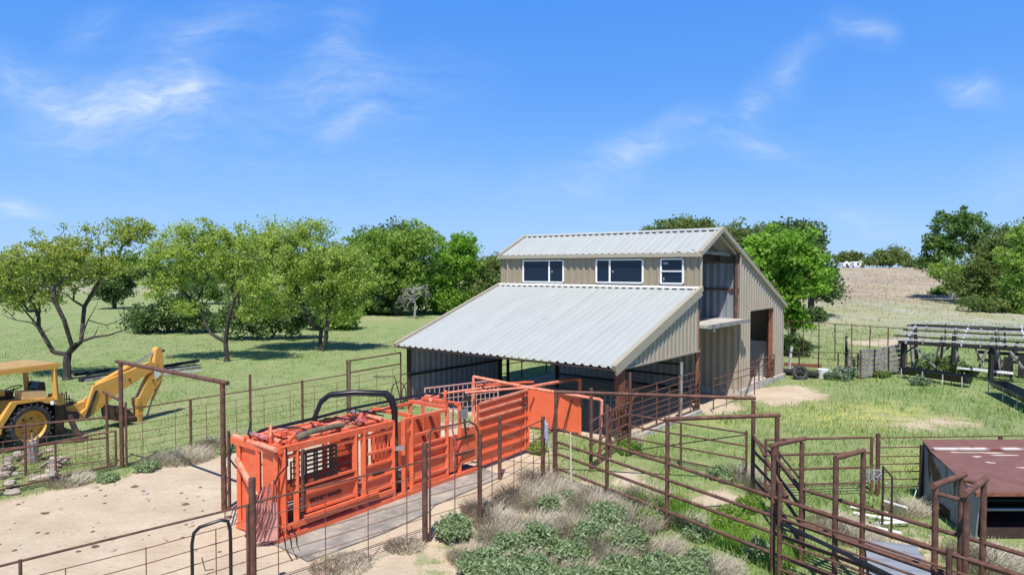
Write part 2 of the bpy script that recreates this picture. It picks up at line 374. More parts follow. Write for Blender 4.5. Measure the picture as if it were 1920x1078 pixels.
def masks(X, Y):
    def acc(lst):
        r = np.zeros(X.shape)
        for poly, wd, st in lst: r = np.maximum(r, soft(X, Y, poly, wd)*st)
        return r
    dirt = acc(DIRT); road = acc(ROAD); yel = acc(YEL)
    ratio = X/np.maximum(Y, 1)
    hill = smooth(66, 100, Y)*smooth(.20, .36, ratio)
    hill = np.maximum(hill, .44*smooth(105, 135, Y)*(1-smooth(-.2, .1, ratio)))
    pale = smooth(44, 66, Y)*smooth(.2, .36, ratio)
    return np.maximum(dirt, road), np.maximum(hill, pale*0+.0), yel, np.maximum(pale, hill)
mk = masks(GX, GY)
V = np.stack([GX, GY, gz(GX, GY)], -1).reshape(-1, 3)
nx, ny = len(gx), len(gy); I = np.arange(nx*ny).reshape(ny, nx)
Q = np.stack([I[:-1, :-1], I[:-1, 1:], I[1:, 1:], I[1:, :-1]], -1).reshape(-1, 4)
gm = bpy.data.materials.new('ground_cover'); gm.use_nodes = True; t = gm.node_tree; bs = t.nodes['Principled BSDF']; bs.inputs['Roughness'].default_value = .95; bs.inputs['Specular IOR Level'].default_value = .15
tcg = N(t, 'ShaderNodeTexCoord')
def nz(scale, det=6, lo=.3, hi=.7, st=None, rough=.6):
    v = tcg.outputs['Object']
    if st: mp = N(t, 'ShaderNodeMapping', inp={'Scale': st}); t.links.new(v, mp.inputs[0]); v = mp.outputs[0]
    n = N(t, 'ShaderNodeTexNoise', inp={'Scale': scale, 'Detail': det, 'Roughness': rough}); t.links.new(v, n.inputs['Vector'])
    r = N(t, 'ShaderNodeMapRange', inp={1: lo, 2: hi}); t.links.new(n.outputs['Fac'], r.inputs[0]); return r.outputs[0]
def mixc_(f, a, b):
    m = N(t, 'ShaderNodeMix', data_type='RGBA')
    if isinstance(f, float): m.inputs[0].default_value = f
    else: t.links.new(f, m.inputs[0])
    for i, v in ((6, a), (7, b)):
        if isinstance(v, tuple): m.inputs[i].default_value = (*v, 1)
        else: t.links.new(v, m.inputs[i])
    return m.outputs[2]
at = N(t, 'ShaderNodeAttribute', attribute_name='cover'); sep = N(t, 'ShaderNodeSeparateColor'); t.links.new(at.outputs['Color'], sep.inputs[0])
fine = nz(9, 8, .3, .7, rough=.7); med = nz(.8, 6, .35, .65); big = nz(.12, 5, .35, .65); vf = nz(38, 4, .3, .7)
grass = mixc_(med, (.175, .27, .085), (.29, .365, .145)); grass = mixc_(M('MULTIPLY', big, .75, t=t), grass, (.31, .33, .165))
grass = mixc_(M('MULTIPLY', nz(2.6, 7, .5, .72, rough=.7), .75, t=t), grass, (.48, .42, .29)); grass = mixc_(M('MULTIPLY', nz(.33, 6, .52, .68, rough=.65), .38, t=t), grass, (.42, .38, .22))
grass = mixc_(M('MULTIPLY', fine, .45, t=t), grass, (.14, .205, .065))
yelc = mixc_(nz(1.6, 6, .35, .6), grass, (.50, .50, .15))
hillc = mixc_(nz(.16, 7, .35, .65, (1, .35, 1)), (.35, .29, .20), (.46, .40, .29)); hillc = mixc_(nz(.5, 6, .5, .75, (1, .4, 1)), hillc, (.30, .25, .20))
hillc = mixc_(M('MULTIPLY', nz(2.2, 4, .5, .8), .5, t=t), hillc, (.17, .14, .11)); hillc = mixc_(M('MULTIPLY', nz(.05, 4, .5, .7, (1, .5, 1)), .6, t=t), hillc, (.40, .40, .42))
dirtc = mixc_(nz(.9, 7, .35, .7), (.50, .405, .29), (.63, .53, .40)); dirtc = mixc_(M('MULTIPLY', nz(5, 8, .5, .8, rough=.75), .55, t=t), dirtc, (.38, .295, .21)); dirtc = mixc_(M('MULTIPLY', nz(1.5, 8, .52, .66, (1, 2.2, 1), rough=.7), .5, t=t), dirtc, (.47, .36, .25))
dirtc = mixc_(M('MULTIPLY', nz(16, 3, .66, .74), .8, t=t), dirtc, (.80, .73, .62)); dirtc = mixc_(M('MULTIPLY', nz(3.4, 5, .64, .72), .75, t=t), dirtc, (.25, .24, .12))
edge = M('MULTIPLY', M('SUBTRACT', nz(2.2, 7, .2, .8, rough=.7), .5, t=t), .9, t=t)
def thr(ch, k=5.0):
    e = M('ADD', ch, M('MULTIPLY', edge, M('MULTIPLY', M('MULTIPLY', ch, M('SUBTRACT', 1.15, ch, t=t), t=t), 4.0, t=t), t=t), t=t)
    return M('MULTIPLY_ADD', M('SUBTRACT', e, .5, t=t), k, .5, t=t, clamp=True)
c1 = mixc_(M('MULTIPLY', sep.outputs[2], .8, t=t), grass, yelc); palec = mixc_(nz(.35, 6, .35, .65, (1, .5, 1)), (.36, .34, .20), (.43, .42, .36))
c1 = mixc_(M('MULTIPLY', at.outputs['Alpha'], M('MULTIPLY_ADD', nz(.6, 6, .35, .65), .6, .35, t=t), t=t), c1, palec); c1 = mixc_(thr(sep.outputs[1], 2.0), c1, hillc); c1 = mixc_(thr(sep.outputs[0], 3.0), c1, dirtc)
t.links.new(c1, bs.inputs['Base Color'])
bp = N(t, 'ShaderNodeBump', inp={'Strength': .5, 'Distance': .05}); t.links.new(M('ADD', fine, M('MULTIPLY', vf, .4, t=t), t=t), bp.inputs['Height']); t.links.new(bp.outputs[0], bs.inputs['Normal'])
ground = npmesh('ground', V, Q, gm, smooth=True, kind='structure')
ca = ground.data.color_attributes.new('cover', 'FLOAT_COLOR', 'POINT')
ca.data.foreach_set('color', np.stack([mk[0].ravel(), mk[1].ravel(), mk[2].ravel(), mk[3].ravel()], -1).astype(np.float32).ravel())

# ------------------------------------------------------------------ barn
barn = thing('metal_barn', 'tan and grey metal barn with clerestory windows, open lean-to and galvanised roof', 'barn', BO)
nW = -BW                                            # outward at the near gable
Z = Vector((0, 0, 1))
E0, E1 = -.607, a_
def zl(u): return 2.336+(u+.607)*.3522              # lean-to roof
def zu(u): return 5.845+(u-a_)*.4812 if u < b_ else 6.817-(u-b_)*.4134
sl = sqrt(1+.3522**2); nl = Vector((BU.x*-.3522/sl, BU.y*-.3522/sl, 1/sl))
m = MB(); corr(m, B(0, E0, zl(E0)), BW, (BU+Z*.3522).normalized(), nl, BL, (a_+.1-E0)*sl); m.build('lean_to_roof', galv, barn)
su = sqrt(1+.4812**2); nu = (Z-BU*.4812).normalized(); sr = sqrt(1+.4134**2); nr = (Z+BU*.4134).normalized()
m = MB(); corr(m, B(0, a_, zu(a_)), BW, (BU+Z*.4812).normalized(), nu, BL, (b_-a_)*su); m.build('clerestory_roof', galv, barn)
m = MB(); corr(m, B(0, b_, 6.817), BW, (BU-Z*.4134).normalized(), nr, BL, (c_-b_)*sr); m.build('rear_roof', galv, barn)
def strip(name, pts, w_, h, mt=trim, up=(0, 0, 1)):
    m = MB()
    for p, q in pts: m.beam(p, q, w_, h, up)
    return m.build(name, mt, barn)
# rake trims at both gables, proud of the sheets
e = .05
strip('rake_trim', [(B(-e, E0-.03, zl(E0)+.0), B(-e, a_+.08, zl(a_+.08)))], .13, .17)
strip('rake_trim', [(B(-.09, E0+.02, zl(E0)-.13), B(-.09, a_-.02, zl(a_)-.15))], .05, .19, taupe)
strip('rake_trim', [(B(-e, a_-.03, zu(a_)), B(-e, b_+.02, zu(b_)+.01))], .13, .17)
strip('rake_trim', [(B(-e, b_+.02, 6.817), B(-e, c_+.05, zu(c_)))], .13, .17, taupe)
strip('rake_trim', [(B(.12, b_-.02, 6.66), B(.12, cb_+.1, zu(cb_)-.17))], .05, .13, taupe)
strip('rake_trim', [(B(.12, a_+.06, zu(a_)-.16), B(.12, b_, 6.64))], .05, .16, taupe)
strip('rake_trim', [(B(BL+e, E0-.03, zl(E0)), B(BL+e, a_+.08, zl(a_+.08)))], .13, .17)
strip('rake_trim', [(B(BL+e, a_-.03, zu(a_)), B(BL+e, b_, zu(b_)))], .13, .17)
strip('gutter', [(B(-.1, a_-.04, zu(a_)-.05), B(BL+.1, a_-.04, zu(a_)-.05))], .12, .15)
# ridge caps with dark strips beneath standing in for the shaded gaps
for nm, u, z, n_, d_ in (('ridge_cap', b_, 6.817, nu, BU+Z*.4812), ('wall_flashing', a_+.06, zl(a_+.06), nl, BU+Z*.3522)):
    m = MB(); d_ = d_.normalized(); o0 = B(0, u, z)+n_*.063
    m.prism([o0-d_*.20, o0, o0+BW*BL, o0+BW*BL-d_*.20], n_*.006)
    rc = m.build(nm, white if nm != 'ridge_cap' else galv, barn)
    m = MB(); m.beam(o0-d_*.205-n_*.021, o0+BW*BL-d_*.205-n_*.021, .008, .026, n_)
    m.build('gap_shade_strip', rustd, rc)
# eave beam, purlin ends
m = MB(); m.beam(B(.05, -.05, zl(-.05)-.12), B(BL-.05, -.05, zl(-.05)-.12), .1, .18); m.build('eave_beam', rustd, barn)
m = MB(); m.beam(B(0, E0+.02, zl(E0)-.05), B(BL, E0+.02, zl(E0)-.05), .03, .06); m.build('eave_angle', rustd, barn)
m = MB()
for u in (1.3, 2.7, 4.1, 5.4): m.beam(B(.05, u, zl(u)-.07), B(BL-.05, u, zl(u)-.07), .06, .12)
m.build('purlins', rustd, barn)
for l in (.12, 3.2, 6.35, BL-.1):
    m = MB(); m.beam(B(l, -.1, zl(-.1)-.16), B(l, a_, zl(a_)-.16), .08, .14); m.build('rafter', rustd, barn)
# walls of the gable
wl = lambda u, z, off=0: B(-off+.02, u, z)
m = MB(); ribwall(m, wl, .02, a_-.02, lambda u: 2.27+.012*u*0, lambda u: zl(u)-.05, pitch=.3066); m.build('gable_panel', taupe, barn)
m = MB(); m.beam(B(-.03, 0, 2.26), B(-.03, a_, 2.26), .03, .06); m.build('panel_edge_trim', taupe, barn)
gpl = Plane(BO, BU)
du0, dzt = gpl.px(1404, 582); du1, _ = gpl.px(1449, 582); _, dzb = gpl.px(1404, 716)
m = MB(); ribwall(m, wl, cb_, c_-.15, lambda u: .22, lambda u: zu(u)-.06, holes=[(du0, du1, 0, dzt)]); m.build('gable_wall', taupe, barn)
m = MB(); m.beam(B(-.03, cb_+.02, .2), B(-.03, cb_+.02, zu(cb_)-.1), .06, .06); m.beam(B(-.03, du0, .2), B(-.03, du0, dzt), .06, .06); m.beam(B(-.035, du0, dzt), B(-.035, du1, dzt), .05, .07); m.build('door_trim', taupe, barn)
m = MB(); m.beam(B(.12, du1-.0, .05), B(.12, du1, dzt), .2, .2); m.build('door_jamb', rustor, barn)
m = MB(); m.beam(B(-.0, cb_-.02, .05), B(-.0, c_-.1, .05), .2, .36); m.beam(B(2.2, cb_+.06, .06), B(0.1, cb_+.06, .06), .2, .38); m.build('footing', conc, barn)
m = MB(); m.quad(B(.1, cb_, .16), B(.1, c_-.2, .16), B(BL, c_-.2, .16), B(BL, cb_, .16)); m.build('room_floor', conc, barn)
# side wall of the closed room, facing the alley
FR = 3.15
def wallside(l, z, off=0): return B(l, cb_-off, z)
m = MB(); ribwall(m, wallside, .02, BL, lambda l: .1, lambda l: FR, pitch=.3066); m.build('alley_wall', taupe, barn)
m = MB(); ribwall(m, wallside, .02, BL, lambda l: FR, lambda l: 5.5, pitch=.3066); m.build('loft_wall', galvi, barn)
m = MB(); m.beam(B(.0, cb_-.06, 4.42), B(BL, cb_-.06, 4.42), .06, .09)
m.build('loft_girt', rust, barn)
m = MB()
for z in (.6, 1.1, 1.6, 2.1, 2.6): m.beam(B(2.6, cb_-.07, z), B(BL, cb_-.07, z), .05, .07)
m.build('wall_girts', rustd, barn)
m = MB(); m.beam(B(.1, cb_-.1, FR), B(.1, cb_-.1, zu(cb_)-.15), .12, .12); m.build('loft_column', rust, barn)
m = MB(); m.beam(B(.35, a_+.2, 5.93), B(.35, cb_, 5.85), .08, .12); m.build('loft_tie_beam', wood, barn)
m = MB(); m.beam(B(.9, a_+.1, 5.75), B(.9, cb_, 5.75), .12, .35); m.build('loft_shade_header', rustd, barn)  # header kept dark and deep, standing in for shade behind the beams
# loft floor slab
sz = gpl.px(1350, 598)[1]
m = MB(); r_ = random.Random(4); m.box((B(1.7, (a_+cb_)/2, FR)), 4.05, cb_-a_-.05, .12, rz=atan2(BW.y, BW.x)); m.build('loft_floor', conc, barn)
m = MB(); m.beam(B(-.38, a_+.02, FR), B(-.38, cb_+.14, FR), .10, .15); m.beam(B(.3, a_+.2, FR-.14), B(-.40, a_+.5, FR-.14), .35, .10); m.build('loft_floor_edge', wood, barn)
# clerestory wall and windows
uw = a_+.12; cpl = Plane(B(0, uw, 0), BW)
wins = [(982, 489, 1057, 528, .66), (1119, 487.5, 1206, 529, .30), (1240, 486, 1281.5, 531, -1)]
holes = []; wd = []
for x0, y0, x1, y1, sp_ in wins:
    l0, zt_ = cpl.px(x0, y0); l1, _ = cpl.px(x1, y0); _, zb_ = cpl.px(x0, y1)
    l0, l1 = min(l0, l1), max(l0, l1); holes.append((l0+.02, l1-.02, zb_+.02, zt_-.02)); wd.append((l0, l1, zb_, zt_, sp_))
cw = lambda l, z, off=0: B(l, uw-off, z)
m = MB(); ribwall(m, cw, .03, BL-.03, lambda l: zl(uw)-.1, lambda l: zu(uw)-.1, holes=holes); m.build('clerestory_wall', tan, barn)
for l in (0, BL): m = MB(); m.beam(B(l, uw-.01, 4.5), B(l, uw-.01, 5.8), .09, .09); m.build('corner_trim', trim, barn)
for l0, l1, z0, z1, sp_ in wd:
    f = MB(); t_ = .05
    for (p, q) in ((B(l0, uw-.04, z0), B(l1, uw-.04, z0)), (B(l0, uw-.04, z1), B(l1, uw-.04, z1))): f.beam(p, q, .07, t_)
    for (p, q) in ((B(l0, uw-.04, z0+t_/2), B(l0, uw-.04, z1-t_/2)), (B(l1, uw-.04, z0+t_/2), B(l1, uw-.04, z1-t_/2))): f.beam(p, q, t_*1.25, .068)
    if sp_ > 0: lm = l1-(l1-l0)*sp_ ; f.beam(B(lm, uw-.045, z0+t_/2), B(lm, uw-.045, z1-t_/2), t_, .07)
    else: f.beam(B(l0+t_/2, uw-.045, (z0+z1)/2), B(l1-t_/2, uw-.045, (z0+z1)/2), .07, t_)
    fr = f.build('window', white, barn)
    g = MB(); g.quad(B(l0, uw-.025, z0), B(l1, uw-.025, z0), B(l1, uw-.025, z1), B(l0, uw-.025, z1)); g.build('pane', glass, fr)
    g = MB()
    if sp_ > 0: g.box(B(lm-.14, uw-.03, z0+(z1-z0)*.48), .07, .07, .006, rx=pi/2, rz=atan2(BW.y, BW.x))
    else: g.box(B(l1-.2, uw-.03, z1-.16), .2, .09, .006, rx=pi/2, rz=atan2(BW.y, BW.x)); g.build('sticker', galvi, fr); g = MB(); g.box(B(l1-.12, uw-.03, z0+.16), .05, .12, .006, rx=pi/2, rz=atan2(BW.y, BW.x))
    g.build('sticker', galvi, fr)
    g = MB(); g.beam(B(l0, uw-.05, z0-.045), B(l1, uw-.05, z0-.045), .06, .03); g.build('sill', galvi, fr)
dl, _ = cpl.px(954, 500)
m = MB(); m.path([B(dl, uw-.07, 5.78), B(dl, uw-.07, 4.66), B(dl, uw-.2, 4.58)], .04); m.build('downspout', trim, barn)
# far gable, back wall
fw = lambda u, z, off=0: B(BL-.04+off, u, z)
m = MB(); ribwall(m, fw, 0, a_, lambda u: 0.02, lambda u: zl(u)-.05, sign=-1, pitch=.3066); m.build('end_wall', galvi, barn)
m = MB(); ribwall(m, fw, a_, c_-.15, lambda u: 2.5 if u < cb_ else .1, lambda u: zu(u)-.08, kinks=(b_, cb_)); m.build('far_gable_wall', tan, barn)
m = MB(); m.beam(B(BL-.14, .05, 1.15), B(BL-.14, a_, 1.15), .06, .08); m.beam(B(BL-.14, .05, 2.2), B(BL-.14, a_, 2.2), .06, .08); m.build('wall_girts', rustd, barn)
m = MB(); ribwall(m, lambda l, z, off=0: B(l, c_-.15+off, z), 0, BL, lambda l: .1, lambda l: zu(c_)-.05); m.build('back_wall', taupe, barn)
m = MB(); m.quad(B(2.4, cb_, .1), B(2.4, c_, .1), B(2.4, c_, 3.4), B(2.4, cb_, 3.4)); m.build('inner_partition', tan, barn)
m = MB(); m.beam(B(.15, du1+.5, 1.0), B(2.1, du1+.5, 1.0), .05, 1.7); m.build('inner_panel', galv, barn)
# posts of the lean-to
def post(p, h, s=.15, mt=rustd, nm='post', par=barn):
    m = MB(); m.beam(p, Vector(p)+Z*h, s, s); return m.build(nm, mt, par)
m = MB(); m.prism([B(0, -.12, 0), B(0, .12, 0), B(0, .12, zl(.12)-.1), B(0, -.3, zl(-.3)-.1)], BW*.14); m.build('post', rustor, barn)
post(B(BL-.05, 0, 0), zl(0)-.1, .16)
post(B(.08, a_, 0), zl(a_)-.15, .13, rustor); post(B(BL-.1, a_-.1, 0), zl(a_)-.15, .16); post(B(BL-.5, a_-.05, 0), zl(a_)-.15, .14)
for l in (3.2, 6.35): post(B(l, a_, 0), zl(a_)-.15, .16); 
# gate across the door
m = MB()
for z in (.95, 1.25): m.tube(B(-.1, du0+.02, z), B(-.1, du1-.02, z+.06), .025)
for k in range(7): u = du0+.04+(du1-du0-.08)*k/6; m.tube(B(-.1, u, .32), B(-.1, u, 1.25+.01*k), .014 if k not in (2, 6) else .03)
for k in range(5): m.tube(B(-.1, du0, .32+.14*k), B(-.1, du1, .33+.14*k), .008)
m.build('door_gate', rust, barn)

# ------------------------------------------------------------------ trees and plants
def leaves(centers, rc, k, size, rng, flat=.8, droop=0.0, elong=1.6, thick=None):
    C = np.repeat(np.asarray(centers, float), k, axis=0); n = len(C)
    rc = np.repeat(np.broadcast_to(np.asarray(rc, float), (len(centers),)), k)
    d = rng.normal(size=(n, 3)); d /= np.linalg.norm(d, axis=1)[:, None]; rr = rng.random(n)**.5
    p = C+d*(rc*rr)[:, None]*np.array([1, 1, flat]); p[:, 2] -= droop*rng.random(n)*rc
    a = rng.normal(size=(n, 3)); a /= np.linalg.norm(a, axis=1)[:, None]
    b = np.cross(a, rng.normal(size=(n, 3))); b /= np.linalg.norm(b, axis=1)[:, None]+1e-9
    s = size*(.6+.8*rng.random(n))[:, None]
    V = np.stack([p-a*s*elong/2, p+b*s/2, p+a*s*elong/2, p-b*s/2], 1).reshape(-1, 3)
    return V, np.arange(4*n).reshape(n, 4)
def blobs_px(bl, Y):
    r = []
    for (px, py, rx, ry, *dy) in bl:
        y = Y+(dy[0] if dy else 0); c = AT(px, py, y); k = y/F; r.append((c, rx*k, (rx+ry)/2*k, ry*k))
    return r
def tree(name, label, base, Y, blobs, nclump, lpc, lsize, rcl, leafm, tr=.16, fork=.25, seed=1, barkm=None, group=None, limbs=(), dead=(), shell=.55, cat='tree', lean=(0, 0), multi=1, flat=.75):
    rng = np.random.default_rng(seed); barkm = barkm or bark
    b = G(*base) if Y is None else (lambda p: Vector((p.x, Y, float(gz(p.x, Y)))))(AT(base[0], base[1], Y))
    Y = b.y
    T = thing(name, label, cat, b, group)
    E_ = blobs_px(blobs, Y); vol = np.array([rx*ry*rz for _, rx, ry, rz in E_])**.66; vol /= vol.sum()
    pts = []
    for i in rng.choice(len(E_), nclump, p=vol):
        c, rx, ry, rz = E_[i]; d = rng.normal(size=3); d /= np.linalg.norm(d); r = shell+(1-shell)*rng.random() if rng.random() < .75 else rng.random()*shell
        r *= .80+.40*rng.random()**1.5
        pts.append([c.x+d[0]*rx*r, c.y+d[1]*ry*r, c.z+d[2]*rz*r])
    P = np.array(pts); zf = float(gz(b.x, b.y))
    P = P[P[:, 2] > zf+.15]
    top = P[:, 2].max()
    fz = b.z+(top-b.z)*fork
    nodes = []; par = []
    roots = []
    cx, cy = P[:, 0].mean(), P[:, 1].mean()
    for q in range(multi):
        ang = 2*pi*q/max(multi, 1)+seed; sp_ = 0 if multi == 1 else .18
        prev = -1
        for i in range(4):
            f_ = i/3; x = b.x+lean[0]*f_+cos(ang)*sp_*(1+2*f_)+rng.normal()*.04; y = b.y+lean[1]*f_+sin(ang)*sp_*(1+2*f_)+rng.normal()*.04
            nodes.append([x, y, b.z-.1+(fz-b.z+.1)*f_]); par.append(prev); prev = len(nodes)-1
        roots.append(prev)
    for lb in limbs:           # pixel polylines with a depth offset, growing from the fork
        prev = roots[0] if len(lb[0]) < 4 else roots[0]
        for (px, py, dy) in lb:
            c = AT(px, py, Y+dy); nodes.append([c.x, c.y, c.z]); par.append(prev); prev = len(nodes)-1
    f0 = np.array(nodes[roots[0]])
    order = np.argsort(np.linalg.norm(P-f0, axis=1))
    pathd = [0]*len(nodes)
    for i in range(len(nodes)):
        if par[i] >= 0: pathd[i] = pathd[par[i]]+float(np.linalg.norm(np.array(nodes[i])-np.array(nodes[par[i]])))
    ntr = roots[0]
    for i in order:
        A = np.array(nodes); cand = np.linalg.norm(A-P[i], axis=1)+.35*np.array(pathd)
        cand[A[:, 2] > P[i][2]+.6] += 3
        for rt in range(len(cand)):
            if rt < 4*multi and rt not in roots: cand[rt] += 50
        j = int(np.argmin(cand)); pj = np.array(nodes[j]); L = np.linalg.norm(P[i]-pj); prev = j
        steps = 1 if L < .6 else (2 if L < 2 else 3)
        for s_ in range(1, steps+1):
            f_ = s_/steps; q = pj+(P[i]-pj)*f_
            if s_ < steps: q = q+rng.normal(size=3)*L*.07+np.array([0, 0, .06*L])
            nodes.append(list(q)); par.append(prev); pathd.append(pathd[prev]+L/steps); prev = len(nodes)-1
    cnt = [0]*len(nodes); ch = [0]*len(nodes)
    for i in range(len(nodes)):
        if par[i] >= 0: ch[par[i]] += 1
    for i in range(len(nodes)-1, -1, -1):
        if ch[i] == 0: cnt[i] = 1
        if par[i] >= 0: cnt[par[i]] += cnt[i]
    mx = max(cnt[0], 1)
    rad = [max(.012, tr*(c/mx)**.5) for c in cnt]
    m = MB()
    for i in range(len(nodes)):
        if par[i] >= 0:
            j = par[i]; r0 = rad[j] if j in (0, 1, 2) or rad[j] < rad[i]*1.35 else rad[i]*1.25
            m.tube(nodes[j], nodes[i], r0, rad[i], n=7 if rad[i] > .05 else 4, cap=False)
    m.tube((b.x, b.y, b.z-.1), (nodes[1][0], nodes[1][1], nodes[1][2]), tr*1.35 if multi == 1 else .01, tr*.98 if multi == 1 else .01, 8, False)
    for dl_ in dead:
        q = [AT(px, py, Y+dy) for px, py, dy in dl_[1:]]; m.path(q, dl_[0], 5, .012)
        for k in range(1, len(q)-1):
            d = Vector(rng.normal(size=3))*.35+Vector((.2, 0, .3)); m.path([q[k], q[k]+d*.6, q[k]+d*1.1+Vector((0, 0, .1))], dl_[0]*.45, 4, .008)
    m.build('trunk', barkm, T, smooth=True)
    V_, F_ = leaves(P, rcl*(.5+.95*rng.random(len(P))), lpc, lsize, rng, flat=flat)
    npmesh('crown', V_, F_, leafm, T)
    return T
gT = 'trees standing in the left pasture'
tree('mesquite_tree', 'sprawling dark-trunked tree with yellowing leaves and a bare low limb, behind the backhoe', (125, 712), None,
     [(60,500,75,58), (40,560,50,35), (150,480,60,55), (235,440,55,33), (205,500,45,30), (265,430,26,20), (110,470,50,30),(10,520,40,45),(100,545,50,28)], 380, 44, .078, .40, leafA, .17, .16, 3, group=gT,
     limbs=[[(100,660,0),(72,612,.3),(40,575,.6),(20,560,.6)], [(135,650,-.2),(120,600,-.6),(100,560,-.8)], [(152,640,.3),(158,575,.6),(190,520,.8),(215,470,1)]],
     dead=[(.07,(140,645,0),(175,632,.2),(205,628,.3),(235,618,.3),(250,612,.3)), (.05,(150,640,0),(165,600,.4),(200,610,.6),(235,595,.5)), (.05,(100,655,0),(80,622,-.4),(60,605,-.5),(30,600,-.6),(0,570,-.6))])
tree('mesquite_tree', 'wide airy tree with a two-forked grey trunk, second from the left in the pasture', (424, 678), None,
     [(330,470,55,55), (400,470,70,55), (455,500,55,65), (330,530,45,25), (380,440,50,25), (295,490,30,30), (500,540,30,40), (350,572,34,20), (470,585,30,20), (290,535,26,26)], 430, 58, .085, .48, leafH, .135, .14, 5, group=gT,
     limbs=[[(395,625,0),(365,570,.3),(335,535,.6),(310,515,.6)], [(428,600,-.3),(440,560,-.5),(460,530,-.6)]])
tree('mesquite_tree', 'tall round light-green tree on several gnarled trunks in the middle of the pasture', (600, 658), None,
     [(545,500,85,80), (500,450,55,38), (620,515,72,62), (570,440,55,30), (668,540,45,50), (650,485,40,30), (480,530,40,50), (640,585,45,22), (520,580,50,22)], 720, 62, .092, .52, leafH, .13, .15, 8, group=gT, multi=3,
     limbs=[[(575,600,0),(560,540,0),(540,500,0)]])
tree('hackberry_tree', 'bright green leafy tree left of the barn roof, behind the bare grey snag', (745, 592), None,
     [(735,490,75,62), (700,470,45,42), (775,455,55,40), (760,530,55,35),(680,540,30,35)], 340, 55, .20, .9, leafC, .3, .2, 11, group=gT)
tree('hackberry_tree', 'bright green full tree nearest the left end of the barn roof', (835, 590), None,
     [(850,490,52,52), (875,465,30,32), (830,540,45,35), (850,560,50,25)], 300, 55, .18, .75, leafB, .28, .2, 12, group=gT)
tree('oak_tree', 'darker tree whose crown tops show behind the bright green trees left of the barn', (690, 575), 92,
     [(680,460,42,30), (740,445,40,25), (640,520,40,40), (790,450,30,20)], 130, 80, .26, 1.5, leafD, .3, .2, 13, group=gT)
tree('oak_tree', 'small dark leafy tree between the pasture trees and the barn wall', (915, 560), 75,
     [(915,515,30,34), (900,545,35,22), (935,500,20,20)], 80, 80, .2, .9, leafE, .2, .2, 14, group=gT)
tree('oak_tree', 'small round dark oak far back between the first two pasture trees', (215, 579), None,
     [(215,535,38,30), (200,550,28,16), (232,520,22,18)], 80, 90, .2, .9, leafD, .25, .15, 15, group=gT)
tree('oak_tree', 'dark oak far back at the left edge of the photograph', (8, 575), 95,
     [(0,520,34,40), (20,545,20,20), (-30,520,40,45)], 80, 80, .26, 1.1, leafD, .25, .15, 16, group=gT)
# bare snag
T = thing('dead_tree', 'bare grey dead tree with drooping branches left of the barn roof', 'dead tree', G(777, 598))
rg = random.Random(5); m = MB(); b = T.location; m.path([b-Z*.1, b+Vector((.1, 0, 1.2)), b+Vector((0, .1, 2.4)), b+Vector((.15, 0, 3.2))], .14, 6, .04)
for k in range(26):
    a = rg.random()*6.28; z = 1.3+rg.random()*1.8; L = 1.1+rg.random()*1.3; p = b+Vector((.05, 0, z)); d = Vector((cos(a), sin(a)*.6, 0))
    u1, u2, u3 = rg.uniform(-.1, .6), rg.uniform(-.4, .6), rg.uniform(-1.0, .5); pts = [p, p+d*L*.4+Z*u1, p+d*L*rg.uniform(.6, .9)+Z*u2, p+d*L*rg.uniform(.8, 1.2)+Z*u3]; m.path(pts, .045, 4, .012)
    for j in range(2): m.path([pts[2], pts[2]+Vector((rg.uniform(-.5, .5), rg.uniform(-.4, .4), -.5))], .018, 3, .008)
m.build('trunk', barkg, T, smooth=True)
# trees on the right
tree('elm_tree', 'vivid lime-green tree at the back corner of the barn', (1487, 655), None,
     [(1470,470,60,48), (1430,500,42,52), (1500,530,52,42), (1455,560,48,35), (1530,500,24,30), (1420,455,22,22), (1490,600,30,18)], 260, 80, .17, .6, leafB, .2, .2, 21)
gB = 'dark trees behind the barn'
tree('oak_tree', 'tall dark oak rising behind the lime-green tree', (1520, 600), 66,
     [(1500,480,48,62), (1540,520,30,45), (1475,440,35,24), (1555,545,18,24), (1515,440,28,22)], 190, 90, .20, 1.1, leafD, .3, .2, 22, group=gB)
tree('oak_tree', 'grey-green thin tree showing above the barn ridge end', (1385, 560), 75,
     [(1390,440,50,26), (1430,450,40,30), (1350,450,40,20), (1400,480,50,30)], 130, 60, .2, 1.0, leafE, .25, .2, 23, group=gB)
tree('oak_tree', 'feathery tree tops above the middle of the barn ridge', (1250, 560), 85,
     [(1235,432,40,16), (1280,425,40,18), (1320,430,30,18), (1260,460,60,20)], 110, 60, .2, 1.0, leafE, .25, .2, 24, group=gB)
for k, (x, y) in enumerate(((470, 585), (560, 600), (655, 585), (720, 580), (790, 585), (380, 570), (905, 580))):
    tree('thicket', ['pale scrub thicket behind the second pasture tree', 'scrub thicket behind the trunks of the round light-green tree', 'scrub thicket between the round tree and the bright green trees', 'scrub thicket under the bright green tree behind the bare snag', 'scrub thicket just right of the bare snag', 'small scrub thicket seen over the rounded dark thicket', 'scrub thicket against the left end of the barn roof'][k], (x, y), None, [(x, y-34, 56, 32), (x+30, y-18, 36, 18)], 120, 70, .15, .8, (leafE, leafC, leafM)[k % 3], .06, .1, 400+k, group='pale scrub thickets behind the pasture trees', cat='shrub', shell=.3, multi=3)
gR = 'trees on the slope at the right edge'
tree('oak_tree', 'dark tree with an open leaning crown and pale crooked limbs on the slope', (1785, 560), 88,
     [(1795,420,48,34), (1775,470,34,28), (1835,450,35,30), (1752,455,26,22), (1750,490,25,16)], 170, 80, .21, .85, leafM, .32, .35, 31, group=gR, barkm=barkg,
     limbs=[[(1800,520,0),(1795,490,0),(1780,465,0)]])
tree('oak_tree', 'broad olive-tinted tree right of the dark leaning tree', (1860, 575), 80,
     [(1870,480,55,55), (1840,510,45,45), (1900,450,45,35), (1850,550,60,28)], 230, 90, .19, 1.1, leafE, .32, .2, 32, group=gR)
